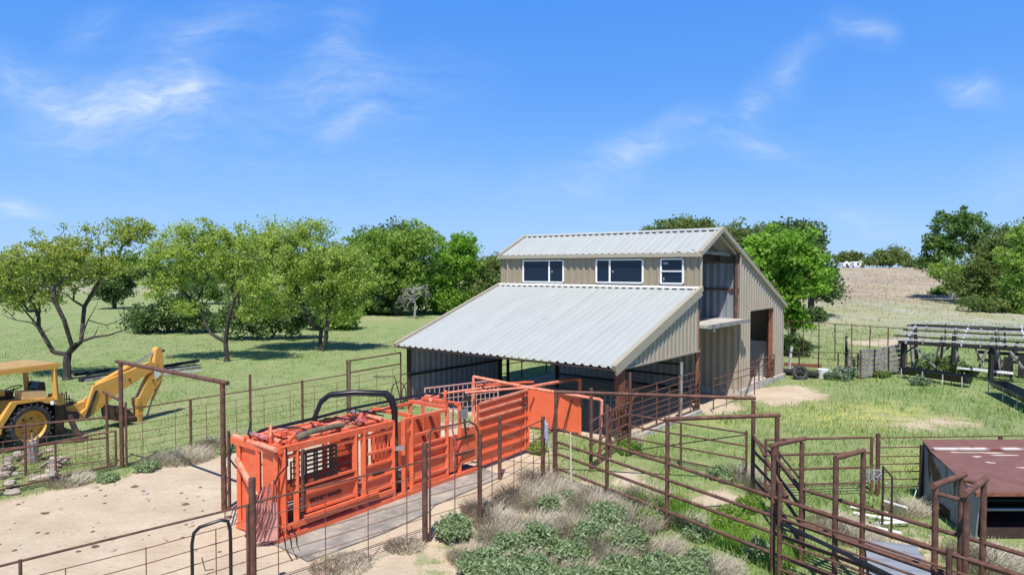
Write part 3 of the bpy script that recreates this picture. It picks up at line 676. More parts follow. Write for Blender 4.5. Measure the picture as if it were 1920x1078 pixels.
tree('oak_tree', 'bright green tree cut off by the right edge of the photograph', (1925, 590), 70,
     [(1925,500,42,70), (1905,560,30,40), (1950,450,50,50)], 170, 90, .18, 1.0, leafC, .3, .2, 33, group=gR)
tree('oak_tree', 'green scrub oak under the leaning tree on the slope', (1805, 552), 84,
     [(1800,520,40,26), (1850,535,40,25), (1770,508,30,16)], 110, 80, .19, .9, leafC, .15, .12, 34, group=gR)
tree('oak_tree', 'low pale-green tree on the hilltop right of the white trailers', (1668, 501), 205,
     [(1668,482,30,17), (1690,478,14,12), (1640,490,20,9)], 90, 60, .42, 1.6, leafE, .2, .2, 35, group='trees along the hilltop')
tree('oak_tree', 'low pale tree on the hilltop left of the white trailers', (1600, 495), 245,
     [(1600,483,22,9), (1580,486,20,9)], 60, 50, .5, 1.6, leafE, .2, .2, 36, group='trees along the hilltop')
tree('oak_tree', 'distant dark-green tree on the hilltop just left of the leaning tree', (1712, 500), 240,
     [(1710,492,22,7), (1735,494,22,6)], 60, 50, .5, 1.5, leafD, .2, .2, 37, group='trees along the hilltop')
# far tree line, each tree of its own
rg = random.Random(77)
pl = ['dark', 'dull green', 'olive', 'deep green', 'grey-green']; i = 0
x = -30
while x < 1000:
    Yt = rg.uniform(165, 205); wd_ = rg.uniform(30, 50); hh = rg.uniform(17, 32)
    tree('oak_tree', 'far oak in the tree line across the back of the left pasture', (x, 526), Yt,
         [(x, 514-hh*.4, wd_, hh), (x+wd_*.6, 518-hh*.2, wd_*.6, hh*.7)], 70, 45, .55, 1.7, (leafD, leafE, leafC)[i % 3], .25, .15, 100+i, group='far tree line'); i += 1
    x += wd_*1.35
gS = 'dense dark thickets under the pasture trees'
for lab, base, bl, lm, sd_ in (
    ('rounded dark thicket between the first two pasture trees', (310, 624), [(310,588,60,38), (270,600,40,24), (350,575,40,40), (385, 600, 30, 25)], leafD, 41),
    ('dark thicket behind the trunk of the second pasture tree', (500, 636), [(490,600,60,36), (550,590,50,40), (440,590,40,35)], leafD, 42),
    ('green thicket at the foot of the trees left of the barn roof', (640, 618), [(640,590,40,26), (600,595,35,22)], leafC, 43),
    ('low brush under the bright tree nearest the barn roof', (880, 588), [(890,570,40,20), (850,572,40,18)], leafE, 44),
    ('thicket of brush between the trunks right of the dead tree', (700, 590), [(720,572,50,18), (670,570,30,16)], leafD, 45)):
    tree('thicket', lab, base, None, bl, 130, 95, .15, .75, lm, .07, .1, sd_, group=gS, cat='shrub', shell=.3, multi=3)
for lab, base, bl, lm, sd_ in (
    ('bushy green mound on the slope beneath the leaning tree', (1790, 552), [(1790,545,28,9), (1760,548,16,6)], leafC, 51),
    ('grey brushy thicket at the foot of the slope beside the right-hand trees', (1850, 585), [(1850,570,50,14), (1900,580,40,16)], leafE, 52),
    ('dark bush in the grass behind the barn corner fence', (1530, 602), [(1525,592,22,9)], leafD, 53)):
    tree('thicket', lab, base, None, bl, 60, 80, .16, .7, lm, .05, .1, sd_, group='thickets on the right slope', cat='shrub', shell=.3, multi=3)
tree('sage_bush', 'rounded blue-green bush beside the white bucket', (1577, 712), None, [(1577,702,26,12), (1560,705,14,8)], 60, 130, .07, .22, leafG, .03, .1, 61, cat='shrub', shell=.3, multi=3)
tree('sage_bush', 'low blue-green weeds in front of the first feed trough', (1730, 722), None, [(1725,716,25,6), (1755,721,20,5)], 40, 110, .07, .2, leafG, .02, .1, 62, cat='shrub', shell=.3, multi=3)
tree('sage_bush', 'low green bush by the weathered plank gate', (1655, 708), None, [(1655,703,22,6), (1680,706,15,5)], 40, 110, .07, .2, leafE, .02, .1, 63, cat='shrub', shell=.3, multi=3)
tree('sage_bush', 'dark green bush behind the white leaning post at the barn corner', (1500, 668), None, [(1505,655,26,12), (1480,650,15,25)], 50, 100, .1, .35, leafD, .03, .1, 64, cat='shrub', shell=.3, multi=3)

# ------------------------------------------------------------------ hydraulic squeeze chute
CO = GF(525, 1018); CD = (GF(989, 848)-CO).normalized(); CW = Vector((-CD.y, CD.x, 0)); CWD = 1.30
cpn = Plane(CO, CD)
def C(s, w_, z): return CO+CD*s+CW*w_+Vector((0, 0, z))
def cx(px, py): return cpn.px(px, py)
chute = thing('squeeze_chute', 'orange hydraulic cattle squeeze chute with black side grilles and a black hose arch', 'cattle chute', CO, )
m = None
def sx(px, yb=None): 
    # s on the near side for a pixel column at roughly mid height
    return cx(px, 900)[0]
CL = sx(893); S2 = sx(738); S3 = sx(757)
def beams(name, lst, mt=orange, par=chute):
    """each member (p, q, w, h) its own mesh"""
    for p, q, w_, h in lst:
        m = MB(); m.beam(p, q, w_, h); m.build(name, mt, par)
H1 = 1.80
# skids
beams('skid', [(C(-.1, y, .07), C(CL, y, .07), .14, .12) for y in (0, CWD)])
beams('base_rail', [(C(0, -.02, .27), C(S2, -.02, .27), .09, .10), (C(.5, -.10, .38), C(S2-.55, -.10, .38), .07, .06), (C(0, CWD, .3), C(S2, CWD, .3), .08, .1)])
# near-side posts
for px_, w_, h_ in ((532, .10, H1), (556, .07, H1), (666, .10, H1-.02), (682, .10, H1), (737, .09, H1)):
    s_ = sx(px_); beams('post', [(C(s_, 0, .12), C(s_, 0, h_), w_, .11)])
s_ = sx(565); m = MB(); m.beam(C(s_, -.05, .5), C(s_, -.05, 1.72), .09, .05); m.build('guide_post', rust, chute)
for s_ in (0, sx(600), sx(680), S2): beams('post', [(C(s_, CWD, .12), C(s_, CWD, H1), .09, .10)])
beams('top_rail', [(C(0, 0, H1), C(S2, 0, H1), .10, .12), (C(0, CWD, H1), C(S2, CWD, H1), .10, .12), (C(0, .0, H1-.16), C(S2, 0, H1-.16), .05, .07)])
beams('cross_rail', [(C(s_, .03, H1+.04), C(s_, CWD-.03, H1+.04), .10, .10) for s_ in (0.02, sx(590), sx(655), sx(728))])
# lower side panels
def panel(name, s0, s1, z0, z1, w_, th=.03, mt=orange, par=chute):
    m = MB(); m.beam(C(s0, w_, (z0+z1)/2), C(s1, w_, (z0+z1)/2), th, z1-z0); return m.build(name, mt, par)
sa, sb = sx(572), sx(664)
lowp = panel('side_panel', sa, sb, .42, .80, .02)
beams('panel_rail', [(C(sa, -.04, .84), C(sb+.1, -.04, .84), .07, .06), (C(sa, -.03, .46), C(sb, -.03, .46), .05, .05), (C(sa-.2, -.03, 1.00), C(sb, -.03, 1.00), .05, .05)])
for k in range(9):       # slotted ratchet plate
    s_ = sa+.08+(sb-sa-.16)*k/8; m = MB(); m.box(C(s_, -.006, .925), .16, .012, .028, rz=atan2(CD.y, CD.x)); m.build('slot', black, lowp)
panel('slotted_plate', sa, sb, .86, .985, .02)
tcu = bpy.data.curves.new('lettering', 'FONT'); tcu.body = 'MONEY MAKER'; tcu.size = .112; tcu.extrude = .002; tcu.align_x = 'CENTER'; tcu.offset = .004
to = bpy.data.objects.new('tmp', tcu); COL.objects.link(to); bpy.context.view_layer.update()
me = bpy.data.meshes.new_from_object(to.evaluated_get(bpy.context.evaluated_depsgraph_get())); bpy.data.objects.remove(to)
me.materials.clear(); me.materials.append(black); me.name = 'lettering'
lt = bpy.data.objects.new('lettering', me); COL.objects.link(lt); lt.parent = lowp
lt.matrix_local = Matrix.Translation(C((sa+sb)/2-.12, -.02, .60)-CO) @ Matrix(((CD.x, 0, -CW.x, 0), (CD.y, 0, -CW.y, 0), (0, 1, 0, 0), (0, 0, 0, 1)))
# black sliding grilles
def grille(s0, s1, z0, z1, rows, cols, w_, t_=.022):
    m = MB()
    for k in range(rows+1): z = z0+(z1-z0)*k/rows; m.beam(C(s0, w_, z), C(s1, w_, z), .03, t_)
    for k in cols: s_ = s0+(s1-s0)*k; m.beam(C(s_, w_-.004, z0), C(s_, w_-.004, z1), t_*1.5, .03)
    return m.build('side_grille', black, chute)
g0, g1 = sx(572), sx(629)
grille(g0, g1, 1.02, 1.64, 7, (0, .27, .35, .78, .86, 1), -.03, .034)
grille(sx(545), sx(563), 1.04, 1.52, 4, (0,), -.01, .018)
grille(sx(630), sx(664), 1.05, 1.62, 4, (1,), .02, .016)
# middle tailgate section with upright bars
s0, s1 = sx(687), sx(733)
for k in range(6):
    s_ = s0+(s1-s0)*(k+.5)/6; m = MB(); m.beam(C(s_, .03, .98), C(s_, .03, 1.62), .045, .03); m.build('upright_bar', orange, chute)
beams('panel_rail', [(C(s0, -.01, z), C(s1, -.01, z), .05, .05) for z in (.98, 1.25, 1.62, .68, .40)])
panel('side_panel', s0, s1, .44, .94, .03)
m = MB(); m.box(C((s0+s1)/2, .008, .74), .34, .006, .035, rz=atan2(CD.y, CD.x)); m.build('decal', black, chute)
panel('side_panel', 0.15, S2-.05, .35, .72, CWD-.02); panel('side_panel', sx(688), S2-.05, .72, 1.35, CWD-.02); beams('panel_rail', [(C(.1, CWD, z), C(sx(688), CWD, z), .04, .03) for z in (1.2,)])
panel('floor', .1, CL, .10, .13, CWD/2, CWD-.15, mt=steeldk)
# head gate end
for w0, w1 in ((.10, .50), (.74, 1.22)):
    m = MB(); m.beam(C(-.02, w0, .95), C(-.02, w1, .95), .04, 1.62); m.build('head_gate_door', orange, chute)
beams('post', [(C(-.05, y, .02), C(-.05, y, 1.74), .10, .08) for y in (.02, .62, CWD)])
beams('cross_rail', [(C(-.05, .02, .1), C(-.05, CWD, .1), .1, .14), (C(-.05, 0, 1.78), C(-.05, CWD+.25, 1.78), .10, .12)])
m = MB(); m.beam(C(-.14, CWD-.05, 1.45), C(-.34, .25, .95), .07, .09); m.build('gate_arm', orangel, chute)
m = MB(); m.beam(C(-.3, .35, .98), C(-.2, .1, .62), .05, .06); m.build('gate_arm', steeldk, chute)
for k in range(7):       # rusty hanging rods and sheet at the front corner
    m = MB(); rr_ = random.Random(k); m.path([C(-.14-.03*k, -.05+.03*k, 1.28-.03*k), C(-.25-.04*k, -.14+.04*k, .8), C(-.34-.035*k, .0+.05*k, .22)], .014, 5); m.build('hanging_rod', pink if k % 2 else rust, chute)
m = MB(); m.prism([C(-.12, -.10, .85), C(-.40, .16, .85), C(-.42, .20, .10), C(-.10, -.10, .12)], CW*.01); m.build('hanging_flap', mat('pink_flap', (.62, .30, .26), .7, 0, .2, 8), chute)
# cylinders, pivots and hoses along the top
rg = random.Random(9)
def cyl(p, q, r, mt=orange, nm='hydraulic_cylinder', rod=True):
    p = Vector(p); q = Vector(q); d = q-p; m = MB(); m.tube(p, p+d*.62, r, n=10); m.tube(p+d*.0, p+d*.06, r*1.2, n=10); m.tube(p+d*.58, p+d*.62, r*1.15, n=10); o = m.build(nm, mt, chute, smooth=True)
    if rod: m = MB(); m.tube(p+d*.60, q, r*.5, n=8); m.build('piston_rod', chrome, o, smooth=True)
cyl(C(.10, .1, 1.93), C(.12, 1.25, 1.95), .045, orangel); cyl(C(.22, .05, 1.90), C(.85, .6, 1.93), .04); cyl(C(.15, .7, 1.98), C(.95, .9, 1.96), .04, orangel)
cyl(C(-.02, .3, 1.98), C(-.03, 1.1, 2.02), .04, pink); cyl(C(S2-.7, .35, 1.93), C(S2-.1, .9, 2.0), .045); cyl(C(S2-.25, .1, 1.9), C(S2-.2, 1.2, 1.95), .045, orangel)
m = MB(); m.tube(C(-.14, -.1, 1.86), C(.02, CWD+.3, 1.84), .05, n=10); m.build('pivot_shaft', orangel, chute, smooth=True)
m = MB(); m.path([C(.02, .3, 1.75), C(-.02, .25, 2.05), C(.05, .35, 2.22)], .035, 8); m.build('lever', orange, chute, smooth=True)
m = MB(); m.path([C(0, .5, 1.8), C(-.1, .9, 2.0), C(.15, 1.2, 2.15)], .018, 6); m.build('lever', black, chute, smooth=True)
for k in range(26):
    grp = k % 3; s_ = (rg.uniform(-.1, .9), rg.uniform(S2-.8, S2+.1), rg.uniform(sx(838), CL-.05))[grp]; y = rg.uniform(.05, CWD-.05)
    p = C(s_, y, H1+rg.uniform(.06, .16)); m = MB()
    if k % 2: m.box(p, rg.uniform(.08, .2), rg.uniform(.05, .1), rg.uniform(.05, .14), rz=rg.uniform(0, 3))
    else: m.tube(p, p+Vector((rg.uniform(-.18, .18), rg.uniform(-.1, .1), rg.uniform(.02, .14))), rg.uniform(.02, .04), n=8)
    m.build('bracket', (orange, pink, orangel, orange, pink, steeldk)[k % 6], chute)
for k in range(6):
    s_ = rg.uniform(0, S2); pts = [C(s_, rg.uniform(.1, .6), 1.9)]
    for j in range(5): pts.append(C(s_+(j+1)*rg.uniform(.12, .3), min(CWD, .5+rg.uniform(-.3, .5)), 1.92+rg.uniform(-.05, .14)))
    m = MB(); m.path(pts, .015, 6); m.build('hose', black, chute, smooth=True)
m = MB(); m.path([C(.05, CWD+.12, 1.72), C(.5, CWD+.1, 1.88), C(1.6, CWD+.1, 1.90), C(S2, CWD+.05, 1.97), C(CL-.4, CWD+.05, 1.95), C(CL+.1, CWD, 1.85)], .035, 8); m.build('hose', black, chute, smooth=True)
m = MB(); m.path([C(-.05, CWD+.2, 1.8), C(-.12, CWD+.25, 1.4), C(-.02, CWD+.15, 1.2)], .018, 6); m.build('hose', black, chute, smooth=True)
m = MB(); m.path([C(.1, -.08, 1.85), C(.12, -.1, 1.5), C(-.1, -.1, 1.35), C(-.15, -.08, 1.2)], .016, 6); m.build('hose', black, chute, smooth=True)
for k in range(3):
    m = MB(); m.path([C(.0+.1*k, -.05, .3), C(.0+.13*k, -.14, .12), C(-.15+.12*k, -.42, .03), C(-.35+.1*k, -.9, .02)], .011, 6); m.build('hose', black, chute, smooth=True)
for y in (.32, .64, .98):
    beams('top_slat', [(C(.1, y, H1+.02), C(S2-.15, y, H1+.02), .07, .05)], orangel if y == .64 else orange)
for k, (s0_, s1__, y) in enumerate(((.25, .75, .2), (.9, 1.3, .5), (1.7, 2.1, .75), (1.2, 1.6, .95), (2.3, 2.6, .3))):
    m = MB(); m.beam(C(s0_, y, H1+.07), C(s1__, y, H1+.07), .26, .03); m.build('top_plate', (orange, pink, orangel, orange, orange)[k], chute)
m = MB(); m.path([C(.45, .08, 1.93), C(.8, .12, 1.99), C(1.5, .2, 1.97), C(1.75, .3, 1.92)], .06, 8); m.build('duct', mat('olive_duct', (.16, .15, .09), .8, 0, .3, 8), chute, smooth=True)
# hose arch
na, fa = GF(741, 938), GF(592, 945)
m = MB(); zt_ = 2.46
pa = [na+Z*.35, na+Z*1.2, na+Z*2.05, na.lerp(fa, .04)+Z*2.32, na.lerp(fa, .12)+Z*2.46, na.lerp(fa, .5)+Z*2.5, na.lerp(fa, .82)+Z*2.47, na.lerp(fa, .92)+Z*2.33, na.lerp(fa, 1.0)+Z*1.98, na.lerp(fa, 1.02)+Z*1.75]
m.path(pa, .052, 10); m.build('hose_arch', black, chute, smooth=True)
for k in range(4):
    m = MB(); o_ = Vector((.05*cos(k*1.7), .06*sin(k*1.7), .05*cos(k*1.1))); m.path([p+o_ for p in pa], .02, 6); m.build('hose', black, chute, smooth=True)
m = MB(); m.beam(na+Z*.3, na+Z*1.45+Vector((.02, 0, 0)), .14, .09); m.build('arch_foot', steeldk, chute)
m = MB(); m.box(na+Vector((.1, -.05, 1.22)), .26, .1, .09); m.build('valve', chrome, chute)
# palpation cage
st = [S3, sx(772), sx(838), sx(862)]
for s_ in st:
    beams('cage_post', [(C(s_, 0, .1), C(s_, 0, 1.82), .09, .09), (C(s_, CWD, .1), C(s_, CWD, 1.82), .08, .08)])
s0, s1 = st[1], st[2]
beams('cage_rail', [(C(st[0], 0, 1.80), C(s1, 0, 1.80), .08, .07), (C(st[0], CWD, 1.80), C(CL, CWD, 1.80), .08, .07), (C(s0, 0, 1.38), C(s1, 0, 1.38), .06, .07), (C(st[0], 0, 1.52), C(s0, 0, 1.52), .06, .07),
     (C(s0, .0, 1.12), C(s1, 0, 1.12), .05, .05), (C(s0, -.01, .95), C(s1, -.01, .95), .07, .06), (C(s0, -.01, .72), C(s1, -.01, .72), .06, .05), (C(s0, -.01, .35), C(s1, -.01, .35), .06, .05), (C(s0, -.01, .18), C(s1, -.01, .18), .08, .1)])
beams('cage_brace', [(C((s0+s1)/2, .02, .75), C((s0+s1)/2, .02, 1.38), .045, .045)])
panel('side_panel', s0, s1, .22, .68, .03); panel('side_panel', s0, s1, .74, 1.12, .04); panel('side_panel', s0, CL, .2, 1.4, CWD-.02)
panel('side_panel', st[0], s0, .2, 1.2, .05); panel('side_panel', st[2], st[3], .2, 1.1, .04)
beams('cross_rail', [(C(s_, 0, 1.86), C(s_, CWD, 1.86), .1, .08) for s_ in (s0, s1, st[3])])
m = MB(); m.prism([C(st[3], -.06, .35), C(CL+.05, -.10, .35), C(CL+.05, -.10, 1.10), C(CL-.1, -.09, 1.22), C(st[3], -.06, 1.26)], CW*.03); m.build('side_gate', orange, chute)
beams('latch_bar', [(C(st[3]-.3, -.09, z), C(CL-.2, -.11, z), .03, .05) for z in (.62, 1.02)], steeldk)
m = MB(); m.path([C(s1+.15, -.08, 1.8), C(s1+.1, -.1, 1.3), C(s1+.22, -.1, .9), C(s1+.12, -.1, .5)], .025, 6); m.build('hose', pink, chute, smooth=True)
m = MB(); m.path([C(s1+.5, -.08, 1.8), C(s1+.55, -.12, 1.3), C(s1+.6, -.12, 1.0)], .03, 6); m.build('hose', steeldk, chute, smooth=True)
m = MB(); m.box(C(s1+.5, -.1, 1.62), .2, .1, .24, rz=.6); m.build('valve', chrome, chute)
m = MB(); m.path([C(s1+.35, .35, 1.8), C(s1+.3, .35, 2.02), C(s1+.36, .35, 2.2)], .04, 8); m.build('lever', orange, chute, smooth=True)

# ------------------------------------------------------------------ orange tub panels
S5, S6 = CL+.05, (GF(989, 848)-CO).length
def P2(s, z, w_=0): return C(s, w_, z)
tub = thing('alley_panel', 'tall ribbed orange sheet-metal alley panel behind the squeeze chute', 'cattle panel', C(S5, 0, 0))
m = MB(); m.prism([C(S5, 0, .12), C(S6-.08, 0, .12), C(S6-.08, 0, 1.78), C(S6-1.6, 0, 1.76), C(S5+.3, 0, 1.74), C(S5, 0, 1.72)], CW*.03); m.build('sheet', orange, tub)
for z, z2 in ((.14, .14), (.44, .44), (.76, .76), (1.08, 1.08), (1.34, 1.36), (1.56, 1.60), (1.76, 1.82)):
    m = MB(); m.beam(C(S5+.05, -.03, z), C(S6-.05, -.03, z2), .05, .055); m.build('rail', orangel if z > 1.2 else orange, tub)
m = MB(); m.beam(C(S6, 0, .08), C(S6, 0, 1.86), .08, .12); m.build('hinge_post', orange, tub)
m = MB(); m.tube(C(S6-.14, -.02, .1), C(S6-.14, -.02, 1.8), .03, n=8); m.build('latch_rod', orange, tub)
for z in (1.42, 1.62):
    m = MB(); m.beam(C(S6-.35, -.06, z), C(S6-.08, -.06, z), .03, .05); m.build('latch', steeldk, tub)
tub = thing('overhead_frame', 'crossing pale orange overhead pipes above the alley and tub panels', 'pipe frame', C(S6, 0, 0))
hp = C(S6, 0, 1.88); fpst = AT(888, 706, 20.6); f2 = AT(1068, 712, 22.6); 
m = MB(); m.tube(hp, fpst, .045, n=8); m.tube(fpst, (fpst.x, fpst.y, .05), .045, n=8); m.build('pipe', orangel, tub, smooth=True)
m = MB(); m.tube(hp, f2, .05, n=8); m.build('pipe', orangel, tub, smooth=True)
og = GF(1124, 868); m = MB(); m.path([hp, og+Z*(1.74), og+Z*1.70+Vector((.06, 0, 0)), og+Z*.02], .045, 8); m.build('bow', orangel, tub, smooth=True)
m = MB(); m.tube(AT(800, 742, 19.2), AT(985, 716, 21.8), .035, n=8); m.build('pipe', orangel, tub, smooth=True)
m = MB(); m.tube(AT(895, 722, 20.3), AT(1000, 716, 22), .035, n=8); m.build('pipe', orange, tub, smooth=True)
m = MB(); m.tube(AT(872, 736, 19), hp, .035, n=8); m.build('pipe', orangel, tub, smooth=True)
q0, q1 = GF(991, 803), GF(1087, 814)
tub = thing('sweep_panel', 'smooth solid orange sheet panel standing in front of the dark lean-to', 'cattle panel', q0)
m = MB(); m.prism([q0+Z*.05, q1+Z*.05, q1+Z*1.32, q0+Z*1.32], Vector((.02, .05, 0))); m.build('sheet', orange, tub)
m = MB(); m.beam(q1, q1+Z*1.78, .09, .09); m.build('post', orange, tub)
m = MB(); m.beam(q0, q0+Z*1.34, .07, .07); m.build('post', orange, tub)
m = MB(); m.tube(q1+Z*1.76, f2+Vector((0, 0, 0)), .035, n=8); m.build('pipe', orange, tub)
m = MB(); m.tube(q0.lerp(q1, .7)+Vector((-.05, -.15, .05)), q0.lerp(q1, .85)+Vector((-.02, -.04, 1.1)), .02, n=6); m.build('prop_rod', steeldk, tub)
# faded grid panel beside the barn end wall
ga, gb = GF(797, 812), GF(934, 790)
T = thing('welded_grid', 'faded pink welded grid panel standing behind the squeeze chute', 'cattle panel', ga)
m = MB(); h_ = 1.42; n_ = 16
for k in range(n_+1): p = ga.lerp(gb, k/n_); m.beam(p+Z*.1, p+Z*h_, .02, .02)
for k in range(8): m.beam(ga+Z*(.1+(h_-.1)*k/7), gb+Z*(.1+(h_-.1)*k/7), .02, .022)
m.build('grid', mat('pale_pink_paint', (.55, .36, .34), .6, 0, .1), T)
m = MB(); m.path([ga, ga+Z*(h_+.03), gb+Z*(h_+.03), gb], .03, 6); m.build('frame', mat('pale_pink_frame', (.55, .33, .30), .6, 0, .1), T)
# mat
mp_ = [GF(*p) for p in ((600, 985), (505, 1045), (590, 1062), (700, 1030), (790, 985), (905, 930), (985, 880), (905, 905))]
mp_ = [C(-.1, .3, 0), C(-.2, -1.15, 0), C(1.6, -1.25, 0), C(2.9, -1.15, 0), C(3.3, -.95, 0), C(5.9, -.85, 0), C(6.2, .3, 0)]
m = MB(); m.prism([p+Z*.012 for p in mp_], Z*.022); o = m.build('rubber_mat', matte); o['label'] = 'long worn grey rubber mat on the dirt alongside the chute'; o['category'] = 'mat'

# ------------------------------------------------------------------ pipe fences, pens and gates
def fence(name, label, cat, posts, rails=(), pr=.045, rr=.03, mt=rust, wires=None, group=None, wr=.008, sway=0, caps=True, railsub=None, seed=0):
    """posts: [(ground point, height)]; rails: heights (fraction or absolute via list per post)"""
    T = thing(name, label, cat, posts[0][0], group); rg = random.Random(seed)
    for p, h in posts:
        if h <= 0: continue
        m = MB(); tp = Vector((rg.uniform(-sway, sway), rg.uniform(-sway, sway), 0)); m.tube(p-Z*.1, p+Z*h+tp, pr, n=10); m.build('post', mt, T, smooth=True)
    for z in rails:
        m = MB(); m.path([p+Z*z for p, h in posts], rr, 8) if len(posts) > 2 else m.tube(posts[0][0]+Z*z, posts[1][0]+Z*z, rr, n=8)
        m.build('rail', mt, T, smooth=True)
    if wires:
        hs_, step, mtw = wires; m = MB()
        for (p, _), (q, _) in zip(posts, posts[1:]):
            L = (q-p).length; k = max(1, round(L/step))
            for z in hs_:
                mid = p.lerp(q, .5)+Z*(z-rg.uniform(0, .03)); m.path([p+Z*z, mid, q+Z*z], wr, 4)
            for j in range(k):
                s_ = p.lerp(q, (j+.5)/k); m.tube(s_+Z*(hs_[0]-.03), s_+Z*hs_[-1], wr*1.1, n=4)
        m.build('wire_panel', rustw, T)
    return T
A0 = GF(1042, 905); Ad = (GF(1449, 1078)-A0).normalized(); An = Vector((-Ad.y, Ad.x, 0))
def ap(px, off=0):      # point on the alley fence line below the pixel column px
    pl_ = Plane(A0+An*off, Ad); s_ = pl_.px(px, 900)[0]; return A0+An*off+Ad*s_
R4 = (.38, .74, 1.03, 1.36)
AW = .79
hA = {1042: 2.24, 1138: 2.24, 1251: 2.24, 1450: 2.24, 1567: 2.3, 1755: 2.24, 1813: 2.24}
pa_ = [(ap(x), h) for x, h in hA.items()]; pa_.append((ap(1813)+Ad*2.2, 1.5))
fence('pipe_fence', 'long rusty four-rail pipe fence running to the lower right, nearer side of the working alley', 'fence', pa_, R4, .043, .034, seed=1)
fa_ = [(ap(x, AW), h) for x, h in ((1503, 2.2), (1618, 2.3), (1803, 2.24), (1845, 2.24))]; fa_.append((ap(1845, AW)+Ad*2.2, 1.5))
fence('pipe_fence', 'rusty pipe fence on the far side of the narrow working alley', 'fence', fa_, R4, .042, .034, seed=2)
U_, V2 = GF(1411, 926), GF(1455, 981)
fence('pipe_fence', 'dark rusty crowding-pen fence slanting from the tall gate post to the alley mouth', 'fence', [(U_, 2.2), (V2, 2.24), (ap(1503, AW), .01)], R4, .048, .032, seed=3)
def header(label, p, q, h, over=.12, r=.042):
    T = thing('gate_header', label, 'pipe crossbar', p); d = (q-p).normalized(); m = MB(); m.tube(p-d*over+Z*h, q+d*over+Z*(h+.0), r, n=10); m.build('crossbar', rust, T, smooth=True)
    for e_ in (p-d*over, q+d*over):
        m = MB(); m.tube(e_+Z*h-d*.002, e_+Z*h+d*.002, r*.8, n=10); 
    return T
header('longest overhead pipe, spanning the pen from beside the orange panel to the tall post', ap(1042), U_, 2.26, .05)
header('overhead pipe crossing the pen, next nearer below the longest one', ap(1251), V2, 2.26, .06)
header('overhead pipe over the mouth of the working alley', ap(1450), ap(1503, AW), 2.26, .1, .042)
header('short overhead pipe across the middle of the working alley', ap(1567), ap(1618, AW), 2.3, .02, .042)
header('short open-ended pipe across the alley beside the rusty feeder, left of its pair', ap(1755), ap(1803, AW), 2.26, .1, .044)
header('short open-ended pipe across the alley beside the rusty feeder, right of its pair', ap(1813), ap(1845, AW), 2.26, .1, .044)
T = thing('brace_pipe', 'two slim pipes joining the pair of short crossbars beside the rusty feeder', 'pipe', ap(1755))
m = MB(); m.tube(ap(1755)+Z*2.14, ap(1813)+Z*2.14, .03, n=8); m.build('pipe', rust, T); m = MB(); m.tube(ap(1803, AW)+Z*2.2, ap(1845, AW)+Z*2.2, .03, n=8); m.build('pipe', rust, T)
# second panel of thin tubes against the alley fence
q0 = ap(1463, -.18); q1 = q0+Ad*2.6; q2 = q0+Ad*5.5
T = fence('tube_gate', 'thin-tubed rusty gate folded back against the near side of the working alley', 'gate', [(q0, 1.72), (q1, 1.5), (q2, 1.5)], (.25, .50, .72, .95, 1.2, 1.42), .04, .02, seed=4)
m = MB(); m.tube(q0+Z*1.05+Ad*.05-An*.03, q0+Ad*3.6+Z*.62-An*.03, .035, n=8); m.build('slide_bar', black, T, smooth=True)
q0 = ap(1500, AW+.12); 
fence('tube_gate', 'dark swing gate standing open behind the alley mouth posts', 'gate', [(V2+Vector((.12, .2, 0)), 1.45), (ap(1503, AW)+Vector((.1, .15, 0)), 1.4)], (.3, .6, .9, 1.2, 1.42), .035, .022, rustd, seed=5)
for k, (x0, z0, x1, z1) in enumerate(((0, 1.5, 1.0, .2), (0.1, 1.1, 1.3, -.05))):
    pass
T = thing('brace_pipe', 'slanting brace pipe leaning down from the tall post by the alley mouth', 'pipe', U_); m = MB(); m.tube(U_+Z*1.42, ap(1490, AW)+Z*.95+Vector((.05, .3, 0)), .035, n=8); m.build('pipe', rust, T)
# gate leaf across the pen
W_ = GF(1399, 900); L_ = GF(1180, 855)
T = fence('tube_gate', 'four-rail pipe gate with a diagonal brace rod in the middle of the grassy pen', 'gate', [(L_, 1.3), (L_.lerp(W_, .47), 1.2), (W_, 1.25)], (.16, .52, .86, 1.18), .03, .024, seed=6)
m = MB(); m.tube(L_.lerp(W_, .1)+Z*.25, W_+Z*1.15, .016, n=6); m.build('brace_rod', rustd, T)
# short panel from the tall post to the barn post
p8, pb = GF(1108, 885), B(-.2, -.12, 0)
fence('pipe_fence', 'short rusty pipe panel between the tall lone post and the barn corner post', 'fence', [(p8, 2.2), (p8.lerp(pb, .5), 1.4), (pb+Vector((.05, -.25, 0)), 2.2)], (.38, .7, 1.0, 1.32), .045, .026, seed=7)
# panels along the open gable side of the lean-to
pp = [(B(-.12, .1, 0), 1.6), (B(-.12, 2.0, 0), 1.6), (B(-.12, 3.7, 0), 1.6), (B(-.12, 5.4, 0), 1.6)]
T = fence('pipe_fence', 'eight-rail rusty pipe fence closing the open side of the lean-to', 'fence', pp, (.2, .38, .56, .74, .92, 1.12, 1.32, 1.55), .03, .018, seed=8)
for u in (1.0, 2.9, 4.6): m = MB(); m.tube(B(-.13, u, 0), B(-.13, u, 1.3), .02, n=6); m.build('upright', rust, T)
m = MB(); m.tube(B(-.16, 3.75, 0), B(-.16, 3.8, 2.05), .05, n=7); m.build('post', wood, T)
m = MB(); m.beam(B(-.1, .1, .06), B(-.1, 5.5, .06), .22, .16); T2 = m.build('kerb', conc); T2['label'] = 'pale concrete kerb under the eight-rail fence of the lean-to'; T2['category'] = 'kerb'
T = thing('pipe_gate', 'light two-rail rusty gate leaning beside the alley under the loft', 'gate', B(-.55, a_+.1, 0))
q0, q1 = B(-.5, a_+.15, 0), B(-.65, cb_+.05, 0)
